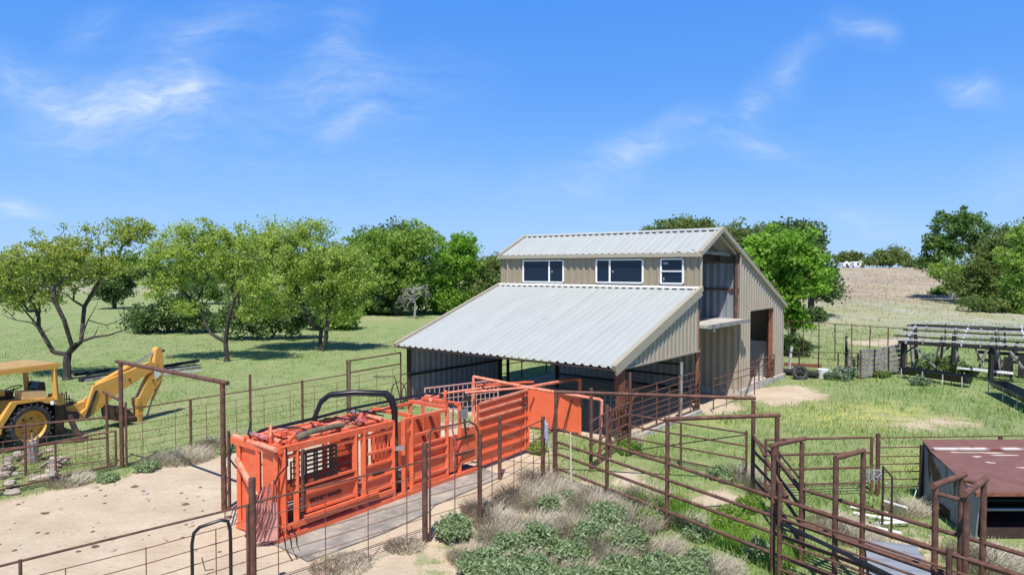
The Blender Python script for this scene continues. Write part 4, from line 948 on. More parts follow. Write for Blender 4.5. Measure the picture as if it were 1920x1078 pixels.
m = MB(); m.path([q0+Z*.1, q0+Z*1.25, q1+Z*1.28, q1+Z*.1], .024, 6); m.build('frame', rust, T); m = MB(); m.tube(q0+Z*1.0, q1+Z*1.02, .018, n=6); m.build('rail', rust, T)
for k in (.3, .65): m = MB(); q = q0.lerp(q1, k); m.tube(q+Z*.05, q+Z*1.0, .014, n=6); m.build('upright', rust, T)
for k in range(3): m = MB(); m.tube(q0.lerp(q1, .72+.03*k)+Z*.15, q0.lerp(q1, .93+.02*k)+Z*1.0, .012, n=5); m.build('brace_rod', steeldk, T)
# tangle of rods and wire at the barn corner
rg = random.Random(3); T = thing('wire_bundle', 'tangle of rusty rods and wire leaning on the barn corner post', 'scrap', B(-.15, -.25, 0))
for k in range(16):
    m = MB(); b0 = B(-.2, -.25, 0)+Vector((rg.uniform(-.3, .12), rg.uniform(-.15, .1), 0)); m.path([b0+Z*rg.uniform(.1, .4), b0+Vector((rg.uniform(-.2, .2), 0, .9)), b0+Vector((rg.uniform(-.1, .3), 0, rg.uniform(1.4, 2.0)))], .013, 5); m.build('rod', rust if k % 3 else rustor, T)
# inside the lean-to: dark hay heap and grid gate
T = thing('grid_gate', 'dark wire grid gate inside the lean-to behind the orange panel', 'gate', B(1.2, .6, 0)); m = MB(); g0_, g1_ = B(3.9, .5, 0), B(.2, .7, 0)
for k in range(19): p = g0_.lerp(g1_, k/18); m.tube(p+Z*.05, p+Z*1.25, .011, n=4)
for k in range(9): m.tube(g0_+Z*(.05+.15*k), g1_+Z*(.05+.15*k), .011, n=4)
m.build('wire_panel', galvi, T)
m = MB(); m.path([g0_+Z*.02, g0_+Z*1.3, g1_+Z*1.3, g1_+Z*.02], .025, 6); m.build('frame', rustd, T)
T = fence('pipe_fence', 'dark rail fence beyond the far open end of the lean-to', 'fence', [(B(BL+.3, a_, 0), 1.9), (B(BL+.3, a_+2, 0), 1.9), (B(BL+.3, cb_, 0), 1.9)], (.4, .8, 1.2, 1.6, 1.88), .03, .02, rustd, seed=10)
# wire-panel fences
WH = (.12, .3, .5, .7, .9, 1.12, 1.34, 1.58)
n0, n1, n2 = GF(475, 1130), GF(797, 1018), GF(897, 985)
nd = (n1-n0).normalized()
fence('wire_fence', 'wire panel fence in front of the dirt yard at the bottom left', 'fence', [(n0-nd*6.0, 1.58), (n0-nd*3.0, 1.6), (n0-nd*.08, 1.6)], (1.58,), .022, .018, rust, (WH[:-1], 1.0, rustw), 'wire panel fences round the dirt yard', seed=11)
T = fence('wire_fence', 'wire panel fence alongside the orange chute and grey mat', 'fence', [(n0, 2.0), (n1, 1.95)], (1.6,), .055, .018, rust, (WH[:-1], .92, rustw), 'wire panel fences round the dirt yard', seed=12)
for f_ in (.33, .66): pass
T = thing('walk_gate', 'tall walk-through wire gate with a rounded bent-pipe top beside the chute', 'gate', n1)
n1b = n1+nd*.12; m = MB(); m.path([n1b, n1b+Z*2.12, n1b+Z*2.18+nd*.05, n2-nd*.25+Z*2.2, n2-nd*.08+Z*2.1, n2+Z*1.95, n2], .021, 8); m.build('frame', rust, T, smooth=True)
m = MB()
for z in WH[:-1]+(1.6,): m.tube(n1b+Z*z, n2+Z*z, .008, n=4)
m.tube(n1b.lerp(n2, .5), n1b.lerp(n2, .5)+Z*1.6, .01, n=4); m.build('wire_panel', rustw, T)
n3, n4 = GF(937, 898), GF(1017, 909)
fence('wire_fence', 'wire panel fence running from the walk gate up to the pair of pipe posts', 'fence', [(n2+nd*.05, 1.9), (n4, 1.65)], (1.6,), .04, .015, rust, (WH[:-1], .9, rustw), 'wire panel fences round the dirt yard', seed=13)
fence('wire_fence', 'short sagging wire fence near the end of the orange alley panel', 'fence', [(n3, 1.58), (n4+Vector((.02, .1, 0)), 1.66), (A0-Ad*.05, 1.4)], (), .05, .015, rust, ((.2, .5, .8, 1.1, 1.4), 1.2, rustw), 'wire panel fences round the dirt yard', seed=14)
# tall gate frame at the left
l0, l1, l2, l3, l4 = GF(229, 877), GF(470, 826), GF(652, 783), B(BL, -.1, 0), GF(420, 957)
header('tall rusty overhead pipe across the dirt yard gateway at the left', l0, l4, 2.82, .22, .05)
for p, lab in ((l0, 'tall rusty gateway post nearest the backhoe'), (l4, 'tall rusty gateway post standing in the dirt beside the chute')):
    T = thing('gate_post', lab, 'post', p, 'gateway posts'); m = MB(); m.tube(p-Z*.1, p+Z*2.8, .055, n=10); m.build('pipe', rust, T, smooth=True); m = MB(); m.tube(p+Vector((.11, .02, 0)), p+Vector((.11, .02, 1.75)), .03, n=8); m.build('hinge_pipe', rust, T, smooth=True)
fence('wire_fence', 'wire panel fence between the dirt yard and the green pasture', 'fence', [(l0+Vector((.1, 0, 0)), 0), (l0.lerp(l1, .5), 1.55), (l1, 2.05), (l1.lerp(l2, .5), 1.6), (l2, 2.05)], (1.55,), .038, .018, rust, (WH[:-1], .85, rustw), 'wire panel fences round the dirt yard', seed=15)
fence('pipe_fence', 'two-rail rusty pipe fence panel joining the wire fence to the far barn corner', 'fence', [(l2+Vector((.08, .03, 0)), 2.05), (l3+Vector((-.2, -.1, 0)), 2.0)], (1.6, 2.02), .03, .028, rust, ((.2, .45, .7, .95, 1.2, 1.45), .8, rustw), seed=16)
d0 = (GF(0, 930)-l0); d0.normalize()
T = thing('pipe_gate', 'long rusty framed pipe gate in front of the rock pile at the left', 'gate', l0)
e0 = l0+d0*.15; e1 = l0+d0*5.2
m = MB(); m.path([e0+Z*.12, e0+Z*1.02, e1+Z*1.05, e1+Z*.15, e0+Z*.125], .035, 8); m.build('frame', rust, T, smooth=True)
for k in (.33, .66): m = MB(); q = e0.lerp(e1, k*.85); m.tube(q+Z*.14, q+Z*1.03, .026, n=8); m.build('upright', rust, T)
m = MB()
for k in range(8): m.tube(e0+Z*(.2+.1*k), e1+Z*(.22+.1*k), .006, n=4)
for k in range(26): q = e0.lerp(e1, k/26); m.tube(q+Z*.14, q+Z*1.0, .005, n=4)
m.build('wire_panel', rustw, T)
b0_ = GF(202, 872); b1_ = b0_+Vector((-.9, -.55, 0)).normalized()*6
fence('pipe_fence', 'rusty pipe fence just behind the long gate, in front of the backhoe wheel', 'fence', [(b0_, 1.95), (b0_.lerp(b1_, .3), 1.35), (b0_.lerp(b1_, .6), 1.3), (b1_, 1.3)], (.75, 1.3), .035, .028, rust, ((.15, .35, .55, .95), .8, rustw), seed=17)
T = thing('gate_header', 'short rusty pipe crosspiece between the two posts beside the backhoe boom', 'pipe crossbar', b0_); m = MB(); m.tube(b0_+Vector((-.15, .1, 1.97)), l0+Vector((.02, -.0, 1.78)), .038, n=8); m.build('crossbar', rust, T)
# small dark panel between tall post and chute
fence('wire_fence', 'narrow dark wire gate between the tall gateway post and the head of the chute', 'fence', [(l4+Vector((.12, .05, 0)), 1.7), (C(-.35, CWD+.1, 0), 0)], (.55, 1.35), .02, .014, rustd, ((.25, .8, 1.1), .4, rustw), seed=18)
# black bow gate
hb0 = GF(362, 1172); hb1 = GF(434, 1160); hd = (hb1-hb0); 
T = thing('bow_gate', 'black rounded pipe hoop standing at the wire fence in the lower left', 'gate bow', hb0)
m = MB(); m.path([hb0, hb0+Z*1.22, hb0+hd*.05+Z*1.38, hb0+hd*.2+Z*1.46, hb0+hd*.75+Z*1.53, hb0+hd*.93+Z*1.50, hb0+hd*.99+Z*1.38, hb1+Z*1.2, hb1], .026, 8); m.build('bow', black, T, smooth=True)
m = MB(); q = hb0+hd*.25; m.path([q+Z*1.0, q+Z*.8+hd*.08, q+Z*.8+hd*.3], .008, 5); m.build('hook', steeldk, T)
# white stake
p = GF(1071, 922); T = MB(); T.tube(p, p+Vector((-.02, 0, 1.42)), .022, .016, 6); o = T.build('stake', mat('pale_stick', (.72, .62, .46), .8, 0, .1)); o['label'] = 'thin pale stake upright in the dry brush by the pipe fence'; o['category'] = 'stake'
# rag tied on the post
rg = random.Random(8); m = MB(); p = n4+Z*1.45; 
for k in range(7): m.path([p+Vector((.05, -.05, .15-.06*k)), p+Vector((.12, -.08, .05-.07*k)), p+Vector((.06+.02*k, -.06, -.05-.07*k))], .028, 5)
o = m.build('rag', mat('grey_rag', (.35, .36, .45), .9, 0, .5, 18)); o['label'] = 'knotted grey-blue rag hanging on the post nearest the pipe fence corner'; o['category'] = 'rag'
m = MB(); m.path([p+Vector((.08, -.06, -.2)), p+Vector((.2, -.1, -.65))], .012, 5); o = m.build('rope_end', mat('pale_rope', (.75, .70, .50), .8, 0, .1)); o['label'] = 'pale rope end dangling under the knotted rag'; o['category'] = 'rope'
# rear right gate and fence
g0_, g1_ = GF(1435, 934), GF(1633, 928)
T = fence('pipe_gate', 'four-rail rusty pipe gate spanning behind the alley mouth', 'gate', [(g0_, 1.38), (g1_, 1.38)], (.30, .66, 1.0, 1.36), .035, .028, seed=19)
r0 = GF(1645, 929); r1 = Vector((17.5, r0.y+.5, 0))
fence('wire_fence', 'long rail fence running right behind the rusty feeder', 'fence', [(r0, 1.46), (r0.lerp(r1, .33), 1.35), (r0.lerp(r1, .66), 1.35), (r1, 1.35)], (.2, .38, .56, .74, .92, 1.13, 1.36), .05, .014, rust, seed=20)
k0 = GF(1654, 1000)
T = thing('tube_gate', 'narrow black angled frame standing between the pens beside the white rope', 'gate', k0)
m = MB(); k1 = GF(1671, 1010); m.path([k0, k0+Z*1.35, k1+Z*1.22, k1], .024, 6); m.build('frame', rustd, T)
m = MB(); m.tube(k0+Z*.6, k1+Z*.5, .02, n=6); m.build('rail', rust, T)
m = MB(); kk = GF(1640, 965)
for k in range(14): a = k*.9; m.path([kk+Vector((cos(a)*.15, sin(a)*.1, .75+.02*k)), kk+Vector((cos(a+1)*.2, sin(a+1)*.1, .9+.01*k)), kk+Vector((cos(a+2)*.18, sin(a+2)*.1, .7))], .008, 4)
o = m.build('wire_coil', galvi); o['label'] = 'loose coil of pale wire hung near the gate post'; o['category'] = 'wire coil'
# galvanised scraps behind the alley
def scrap(label, quad, z, thick, mt, corrp=False):
    m = MB(); q = [GF(*p_)+Z*z for p_ in quad]
    if corrp:
        A_ = (q[1]-q[0]); Bv = (q[3]-q[0]); corr(m, q[0], A_.normalized(), Bv.normalized(), Z, A_.length, Bv.length, .12, .03, .02, .1)
    m.prism(q, Z*thick); return m, label
sh = [((1622, 1015), (1712, 1030), (1735, 1110), (1622, 1100))]
m = MB(); q = [GF(1620, 1022), GF(1715, 1036), GF(1760, 1110), GF(1632, 1110)]
for k in range(9):
    f0, f1 = k/9, (k+1)/9; a0, a1 = q[0].lerp(q[3], f0), q[1].lerp(q[2], f0); b0, b1 = q[0].lerp(q[3], f1), q[1].lerp(q[2], f1); mz = .13+.03*(k % 2)
    m.prism([a0+Z*mz, a1+Z*mz, b1+Z*(.13+.03*((k+1) % 2)), b0+Z*(.13+.03*((k+1) % 2))], Z*.006)
o = m.build('metal_sheet', galvi); o['label'] = 'pale ribbed metal sheet lying in the weeds behind the alley fences'; o['category'] = 'metal sheet'
for k, (a, b) in enumerate((((1595, 955), (1665, 968)), ((1600, 968), (1690, 985)), ((1640, 990), (1708, 988)), ((1600, 990), (1690, 1012)), ((1655, 950), (1700, 965)))):
    m = MB(); m.tube(GF(*a)+Z*(.06+.02*k), GF(*b)+Z*(.07+.02*k), .032, n=8); o = m.build('plastic_pipe', white, smooth=True)
    o['label'] = 'white pipe in the loose heap lying behind the alley fences'; o['category'] = 'pipe'; o['group'] = 'white pipes heaped behind the alley'
m = MB(); m.path([AT(1743, 852, 15.4), GF(1722, 925)+Z*.25, GF(1706, 962)+Z*.05, GF(1690, 940)+Z*.1, AT(1662, 905, 13.6)], .012, 5); o = m.build('rope', mat('white_rope', (.70, .72, .62), .8, 0, .1)); o['label'] = 'pale rope sagging from the corner of the rusty feeder'; o['category'] = 'rope'

# ------------------------------------------------------------------ rusty roofed feeder
FX = Vector((8.95, 13.0, 0)); T = thing('covered_feeder', 'low rust-red roofed feeder with a streaked galvanised end panel', 'feeder', Vector((9.4, 14.3, 0)))
X1 = 17.5
prof = [(12.85, 1.02, 8.83), (15.02, 1.235, 9.28), (15.50, 1.34, 9.40)]
def fp(i, x=None): y, z, x0 = prof[i]; return Vector((x0 if x is None else x, y, z))
m = MB(); m.prism([fp(0), Vector((X1, 12.85, 1.02)), Vector((X1, 15.0, 1.235)), fp(1)], Z*.02); m.build('roof_sheet', redroof, T)
m = MB(); m.prism([fp(1)+Z*.025, Vector((X1, 15.0, 1.26)), Vector((X1, 15.5, 1.36)), fp(2)+Z*.02], Z*.02); m.build('roof_flap', redroof, T)
m = MB(); m.beam(fp(1)+Vector((.1, .02, .05)), Vector((X1, 15.02, 1.285)), .10, .035); m.build('ridge_strip', mat('peeling_strip', (.68, .62, .58), .6, 0, .1, 3, (.25, .09, .07), 2.6, .5, .6), T)
m = MB(); m.beam(fp(0)+Z*-.02, Vector((X1, 12.86, 1.0)), .05, .07); m.build('roof_edge', rustor, T)
m = MB(); m.prism([Vector((9.05, 13.15, .02)), Vector((8.98, 12.95, .98)), Vector((9.28, 15.02, 1.2)), Vector((9.40, 15.48, 1.32)), Vector((9.40, 15.48, .02))], (.03, 0, 0)); m.build('end_panel', rustgal, T)
m = MB(); m.beam(Vector((9.3, 15.4, .65)), Vector((X1, 15.4, .65)), .04, 1.25); m.build('back_panel', rustd, T)
m = MB(); m.beam(Vector((9.2, 13.9, .12)), Vector((X1, 13.9, .12)), 1.4, .2); m.build('trough', rustd, T)
m = MB(); m.tube((9.1, 13.1, .62), (X1, 13.1, .62), .03, n=8); m.build('front_rail', galvi, T)
m = MB(); m.tube((9.1, 13.3, .85), (X1, 13.3, .85), .02, n=8); m.build('front_rail', rustd, T)
rg = random.Random(12)
for k in range(14):
    x = rg.uniform(9.6, 12.6); y = rg.uniform(13.2, 14.8) if k < 6 else rg.uniform(14.7, 14.92); L = rg.uniform(.2, .5) if k < 6 else rg.uniform(.4, 1.1); a = rg.uniform(-.5, .2) if k < 6 else rg.uniform(-.05, .05); pts = []
    n_ = 10
    for i in range(n_): th_ = 2*pi*i/n_; dx = cos(th_)*L*.5; dy = sin(th_)*.035*rg.uniform(.5, 1.6); xx = x+dx*cos(a)-dy*sin(a); yy = y+dx*sin(a)+dy*cos(a); pts.append((xx, yy, 1.02+(yy-12.85)*.0991+.023))
    m = MB(); m.prism(pts, Z*.002); m.build('peeled_patch', mat('bare_patch', (.52, .42, .38), .6, 0, .1) if k == 0 else bpy.data.materials['bare_patch'], T)
m = MB(); m.tube(GF(1812, 990)+Z*.0, GF(1812, 990)+Z*.95, .018, n=6); m.build('prop_stick', woodl, T)

# ------------------------------------------------------------------ backhoe tractor
BHO = GF(60, 841); BHD = Vector((.423, .906, 0)); bh = Plane(BHO, BHD); bhn = bh.n
T = thing('backhoe_tractor', 'yellow backhoe tractor with a canopy and folded digging arm at the left edge', 'backhoe', BHO-bhn*.8)
def hp_(pts, off, th, name, mt, par=None):
    pl_ = Plane(BHO+bhn*off, BHD); q = [pl_.P(*pl_.px(*p)) for p in pts]; m = MB(); m.prism(q, -bhn*th); return m.build(name, mt, par or T)
def wheel(s, off, R, wd_, name='wheel'):
    c = BHO+BHD*s+bhn*off+Z*R; m = MB(); n = 40; pr_ = [(-.5, .70), (-.5, .86), (-.42, .95), (-.2, .985), (.2, .985), (.42, .95), (.5, .86), (.5, .70)]
    vs = []
    for i in range(n):
        a = 2*pi*i/n; e_ = BHD*cos(a)+Z*sin(a)
        for o_, r_ in pr_: vs.append(c+e_*R*r_*.97+bhn*o_*wd_)
    k = len(pr_); m.add(vs, [(i*k+j, ((i+1) % n)*k+j, ((i+1) % n)*k+(j+1) % k, i*k+(j+1) % k) for i in range(n) for j in range(k)])
    for i in range(24):
        for sg in (-1, 1):
            a = 2*pi*(i+(.5 if sg > 0 else 0))/24; e0_ = BHD*cos(a)+Z*sin(a); a2 = a+.13; e1_ = BHD*cos(a2)+Z*sin(a2)
            m.beam(c+e0_*R*.975+bhn*sg*wd_*.04, c+e1_*R*.95+bhn*sg*wd_*.5, .06, .05, e0_)
    w_ = m.build(name, rubber, T); m = MB()
    for r0, o0, r1, o1 in ((.70, .42, .66, .30), (.66, .30, .60, .05), (.60, .05, .22, .0), (.22, .0, .20, .18), (.20, .18, .02, .2)):
        vs = []
        for i in range(n):
            a = 2*pi*i/n; e_ = BHD*cos(a)+Z*sin(a); vs += [c+e_*R*r0*.97+bhn*o0*wd_, c+e_*R*r1*.97+bhn*o1*wd_]
        m.add(vs, [(2*i, 2*i+1, 2*((i+1) % n)+1, 2*((i+1) % n)) for i in range(n)])
    m.tube(c+bhn*.40*wd_, c+bhn*.44*wd_, R*.70, R*.72, 40, False)
    rm = m.build('rim', yellow, w_, smooth=True)
    for i in range(6): a = i*pi/3; m = MB(); e_ = BHD*cos(a)+Z*sin(a); m.tube(c+e_*R*.33+bhn*.01, c+e_*R*.33+bhn*.05, .03, n=6); m.build('wheel_nut', steeldk, rm)
wheel(0, -.22, .665, .44); wheel(0, -1.75, .665, .44); wheel(-2.2, -.35, .42, .28); wheel(-2.2, -1.6, .42, .28)
hp_([(-6, 800), (22, 754), (30, 752.5), (100, 745), (101, 756), (88, 756), (76, 752), (32, 758), (5, 800), (2, 815), (-6, 815)], .0, .55, 'fender', yellow)
hp_([(42, 734), (86, 732.5), (87, 747), (42, 749)], -.05, .38, 'battery_box', yellowl)
hp_([(101, 739), (120, 738), (121, 757), (112, 760), (101, 757)], -.02, .3, 'tank', yellow)
hp_([(103, 757), (122, 757), (120, 800), (128, 806), (120, 818), (104, 818)], -.1, 1.6, 'rear_frame', steeldk)
hp_([(40, 748), (102, 746), (104, 800), (40, 800)], -.5, 1.0, 'transmission', steeldk)
hp_([(-80, 745), (24, 733), (24, 775), (-80, 795)], -.7, .6, 'engine_block', steeldk)
hp_([(-90, 722), (8, 731), (10, 742), (-90, 750)], -.6, .8, 'hood', yellow)
hp_([(70, 729), (74, 716), (84, 716), (86, 731), (78, 733)], -.9, .5, 'seat', black)
hp_([(62, 733), (86, 731), (86, 737), (62, 738)], -.9, .5, 'seat_cushion', black)
pc = Plane(BHO+bhn*-1.1, BHD); a_q = pc.px(26, 727); m = MB(); c = pc.P(*a_q)
for i in range(14): a0, a1 = 2*pi*i/14, 2*pi*(i+1)/14; m.tube(c+(BHD*cos(a0)+bhn*sin(a0))*.2+Z*.05*cos(a0), c+(BHD*cos(a1)+bhn*sin(a1))*.2+Z*.05*cos(a1), .018, n=5, cap=False)
m.tube(c, c-Z*.55-BHD*.12, .02, n=6); m.build('steering_wheel', black, T)
# canopy
pt = Plane(BHO+bhn*.05, BHD); s0_, z0_ = pt.px(113, 681); s1_, z1_ = pt.px(-60, 700); 
m = MB(); m.prism([pt.P(s0_, z0_+.0), pt.P(s1_, z0_+.0), pt.P(s1_, z0_-.13), pt.P(s0_-.05, z0_-.15)], -bhn*1.75); m.build('canopy', yellow, T)
m = MB(); m.prism([pt.P(s0_-.03, z0_+.003, -.05), pt.P(s1_, z0_+.003, -.05), pt.P(s1_, z0_+.018, -.05), pt.P(s0_-.03, z0_+.018, -.05)], -bhn*1.65); m.build('canopy_top', mat('faded_canopy_top', (.42, .27, .11), .8, 0, .15), T)
sp0, zp0 = pt.px(109, 690); sp1, zp1 = pt.px(111, 745)
for off in (-.05, -1.5):
    m = MB(); m.beam(pt.P(sp0-.1, zp0, off), pt.P(sp1-.05, zp1-.05, off), .09, .12); m.build('canopy_post', yellow, T)
    m = MB(); m.beam(pt.P(s1_+.1, zp0, off), pt.P(s1_-.05, .9, off), .09, .12); m.build('canopy_post', yellow, T)
m = MB(); m.box(pt.P(sp1-.22, zp1-.12, .04), .09, .06, .1); m.build('work_lamp', white, T)
# boom
o_ = -.35
arm = hp_([(175.6, 724), (282, 678), (296, 681), (290, 693), (224, 735), (172, 780), (159, 785), (148, 784), (150, 777), (163, 765)], o_, .10, 'boom', yellow)
hp_([(175.6, 724), (282, 678), (296, 681), (290, 693), (224, 735), (172, 780), (159, 785), (148, 784), (150, 777), (163, 765)], o_-.30, .05, 'boom_plate', yellow, arm)
hp_([(184, 728), (276, 688), (270, 694), (186, 733)], o_-.08, .2, 'boom_web', yellow, arm)
hp_([(179, 733), (184, 731), (168, 781), (160, 783)], o_+.03, .03, 'boom_rib', steeldk, arm)
po = Plane(BHO+bhn*(o_-.18), BHD); PP = lambda x, y: po.P(*po.px(x, y))
m = MB(); m.tube(PP(178, 722), PP(246, 684), .075, n=10); a = m.build('boom_cylinder', yellow, T, smooth=True); m = MB(); m.tube(PP(246, 684), PP(293, 658), .035, n=8); m.build('piston_rod', chrome, a, smooth=True)
dip = hp_([(293, 656), (297, 651), (303, 652), (305, 658), (307, 690), (307, 705), (288, 735), (269, 770), (268, 790), (260, 790), (257, 757), (272, 722), (288, 692), (291, 672)], o_-.02, .24, 'dipper_arm', yellow)
hp_([(289, 695), (299, 693), (302, 703), (292, 710)], o_+.0, .01, 'decal', white, dip)
hp_([(257, 747), (263, 745), (264, 760), (258, 761)], o_+.02, .3, 'link_plate', yellow, dip)
m = MB(); m.tube(PP(302, 713), PP(285, 750), .05, n=8); a = m.build('bucket_cylinder', yellow, T, smooth=True); m = MB(); m.tube(PP(285, 750), PP(275, 781), .025, n=6); m.build('piston_rod', mat('green_grey_rod', (.16, .24, .22), .4, .3, .1), a)
for x, y, r in ((236, 711, .04), (281, 712, .03), (300, 657, .05), (262, 785, .05), (156, 780, .06), (284, 730, .03)):
    p = PP(x, y); m = MB(); m.tube(p+bhn*.2, p-bhn*.22, r, n=8); m.build('pivot_pin', steeldk, T)
hp_([(214, 760), (229, 761), (243, 768), (258, 784), (257, 790), (238, 791), (218, 788)], o_+.25, .04, 'bucket', steeldk)
hp_([(214, 760), (229, 761), (243, 768), (258, 784), (257, 790), (238, 791), (218, 788)], o_-.45, .04, 'bucket_side', rustor)
hp_([(214, 760), (217, 760), (221, 788), (218, 788)], o_+.25, .72, 'bucket_back', steeldk); hp_([(218, 785), (257, 788), (257, 791), (218, 789)], o_+.25, .72, 'bucket_floor', rustor)
hp_([(124, 762), (146, 757), (164, 750), (170, 744), (172, 752), (160, 760), (152, 775), (148, 788), (124, 790)], o_-.1, .22, 'swing_frame', yellow)
hp_([(112, 770), (148, 772), (148, 786), (112, 786)], o_-.0, .5, 'swing_post', steeldk)
rg = random.Random(2)
for k in range(9):
    m = MB(); m.path([PP(118+rg.uniform(0, 12), 748+rg.uniform(0, 20)), PP(130+rg.uniform(0, 8), 745+rg.uniform(0, 20)), PP(145+rg.uniform(0, 12), 752+rg.uniform(0, 20)), PP(165, 745+rg.uniform(0, 12))], .018, 5); m.build('hose', black if k % 2 else steeldk, T)
for k, (x, y) in enumerate(((118, 735), (122, 737), (126, 734), (131, 741))):
    m = MB(); m.tube(PP(x, 760), PP(x-2, y), .018, n=5); m.build('control_lever', black, T)
for sg in (-.1, -1.5): m = MB(); q = BHO+BHD*1.15+bhn*sg; m.beam(q+Z*.75, q+bhn*(.45 if sg > -.5 else -.45)+Z*.12, .12, .12); m.box(q+bhn*(.48 if sg > -.5 else -.48)+Z*.06, .35, .35, .06); m.build('stabiliser', steeldk if sg > -.5 else yellow, T)

# ------------------------------------------------------------------ ruined shed, troughs and yard things on the right
E1 = GF(1692, 703); E2 = GF(1857, 716); ed = (E2-E1).normalized(); en = Vector((-ed.y, ed.x, 0))
T = thing('ruined_shed', 'ruined open-sided shed with bare bleached rafters and no roofing', 'shed', E1)
def SP(s, d, z): return E1+ed*s+en*d+Z*z
LS = 13.5; seg = (E2-E1).length; rg = random.Random(6)
zr = lambda d: 1.72+d*.13
for s_ in (0, seg, seg*1.55, seg*2): m = MB(); m.beam(SP(s_, 0, -.1), SP(s_+rg.uniform(-.05, .05), 0, 1.7), .17, .17); m.build('post', wooddk, T)
for d in (2.1, 4.1):
    s_ = .3
    while s_ < LS: m = MB(); m.beam(SP(s_, d, -.1), SP(s_+rg.uniform(-.15, .15), d, zr(d)), .13, .13); m.build('post', wooddk if rg.random() < .5 else wood, T); s_ += rg.uniform(1.3, 2.1)
m = MB(); m.beam(SP(-.2, 0, 1.62), SP(LS, 0, 1.60), .12, .18); m.build('eave_beam', wooddk, T)
m = MB(); m.beam(SP(-.2, 4.1, zr(4.1)-.12), SP(LS, 4.1, zr(4.1)-.14), .12, .16); m.build('back_beam', wooddk, T)
k = 0; s_ = .15
while s_ < LS:
    m = MB(); m.beam(SP(s_, -.35, zr(-.35)+rg.uniform(-.02, .03)), SP(s_+rg.uniform(-.2, .25), 4.4, zr(4.4)+rg.uniform(-.06, .04)), .07, .14); m.build('rafter', woodl if k % 3 == 0 else (wood if k % 3 == 1 else wooddk), T); k += 1; s_ += rg.uniform(.65, .95)
for j, d in enumerate((-.25, .5, 1.25, 2.0, 2.75, 3.5, 4.25)):
    m = MB(); p_ = [SP(-.55+.12*j+LS*i/8*1.03, d, zr(d)+.11+rg.uniform(-.03, .03)) for i in range(9)]
    for a, b in zip(p_, p_[1:]): m.beam(a, b, .11, .06)
    m.build('purlin', woodl if j % 2 == 0 else wooddk, T)
for k in range(20):
    s_ = rg.uniform(.5, LS-1); d = rg.uniform(.8, 4); m = MB(); m.beam(SP(s_, d, rg.uniform(.1, .5)), SP(s_+rg.uniform(-1, 1), d+rg.uniform(-.5, .5), rg.uniform(1.2, 1.9)), .09, .09); m.build('brace', wooddk if k % 2 else wood, T)
m = MB(); m.beam(SP(.05, .02, 1.05), SP(.7, .02, 1.62), .07, .07); m.build('brace', wooddk, T)
for z in (.55, .95): m = MB(); m.beam(SP(3.0, 4.1, z), SP(LS, 4.1, z-.05), .06, .16); m.build('rail', wooddk, T)
for k in range(14):
    s_ = seg+.2+k*.5; m = MB(); m.beam(SP(s_, 2.3, 0), SP(s_, 2.3, rg.uniform(.9, 1.7)), rg.uniform(.2, .5), .14, en); m.build('wall_plank', wooddk, T)
m = MB(); m.beam(SP(seg*.63, 1.2, .42), SP(seg*1.25, 1.0, .36), .5, .07); o = m.build('sheet_metal', white); o['label'] = 'white sheet lying across rails inside the ruined shed'; o['category'] = 'sheet'
for k, (px_, py_) in enumerate(((1730, 690), (1760, 697), (1785, 688), (1810, 705), (1745, 680))):
    tree('weed_clump', ['tall weed clump at the left inside the ruined shed', 'weed clump in the middle bay of the ruined shed', 'weeds behind the middle bay of the ruined shed', 'weeds at the front of the ruined shed beside its dark post', 'weeds at the back left of the ruined shed'][k], (px_, py_), None, [(px_, py_-9, 16, 11)], 30, 70, .09, .3, leafE if k % 2 else leafF, .02, .1, 300+k, cat='weeds', shell=.3, multi=3)
def trough(label, a, b, h, wtop):
    T = thing('feed_trough', label, 'feed trough', a, 'long black feed troughs'); d = (b-a).normalized(); n = Vector((-d.y, d.x, 0)); L = (b-a).length
    pr_ = [(-.5, 0), (-.47, -.03), (-.30, -.26), (0, -.33), (.30, -.26), (.47, -.03), (.5, 0)]
    m = MB(); vs = []
    for s_ in (0, L):
        for x, z in pr_: vs.append(a+d*s_+n*x*wtop+Z*(h+z))
    k = len(pr_); m.add(vs, [(j, j+1, k+j+1, k+j) for j in range(k-1)]+[tuple(range(k)), tuple(range(2*k-1, k-1, -1))]); m.build('basin', black, T, smooth=True)
    for sg in (-.5, .5): m = MB(); m.tube(a+n*sg*wtop+Z*h, b+n*sg*wtop+Z*h, .028, n=6); m.build('rim', black, T)
    for s_ in (.15, L*.38, L*.68, L-.15):
        m = MB(); q = a+d*s_; m.path([q-n*(wtop*.55)+Z*0, q-n*(wtop*.52)+Z*(h+.0)], .022, 5); m.path([q+n*(wtop*.55)+Z*0, q+n*wtop*.5+Z*h], .022, 5); m.path([q-n*(wtop*.5)+Z*(h-.3), q+n*(wtop*.5)+Z*(h-.3)], .02, 5); m.build('leg', woodl, T)
trough('long black feed trough on pale legs directly in front of the ruined shed', GF(1692, 708), GF(1818, 727), .50, .6)
trough('long black feed trough cut off by the right edge of the photograph', GF(1868, 738), GF(1960, 785), .55, .62)
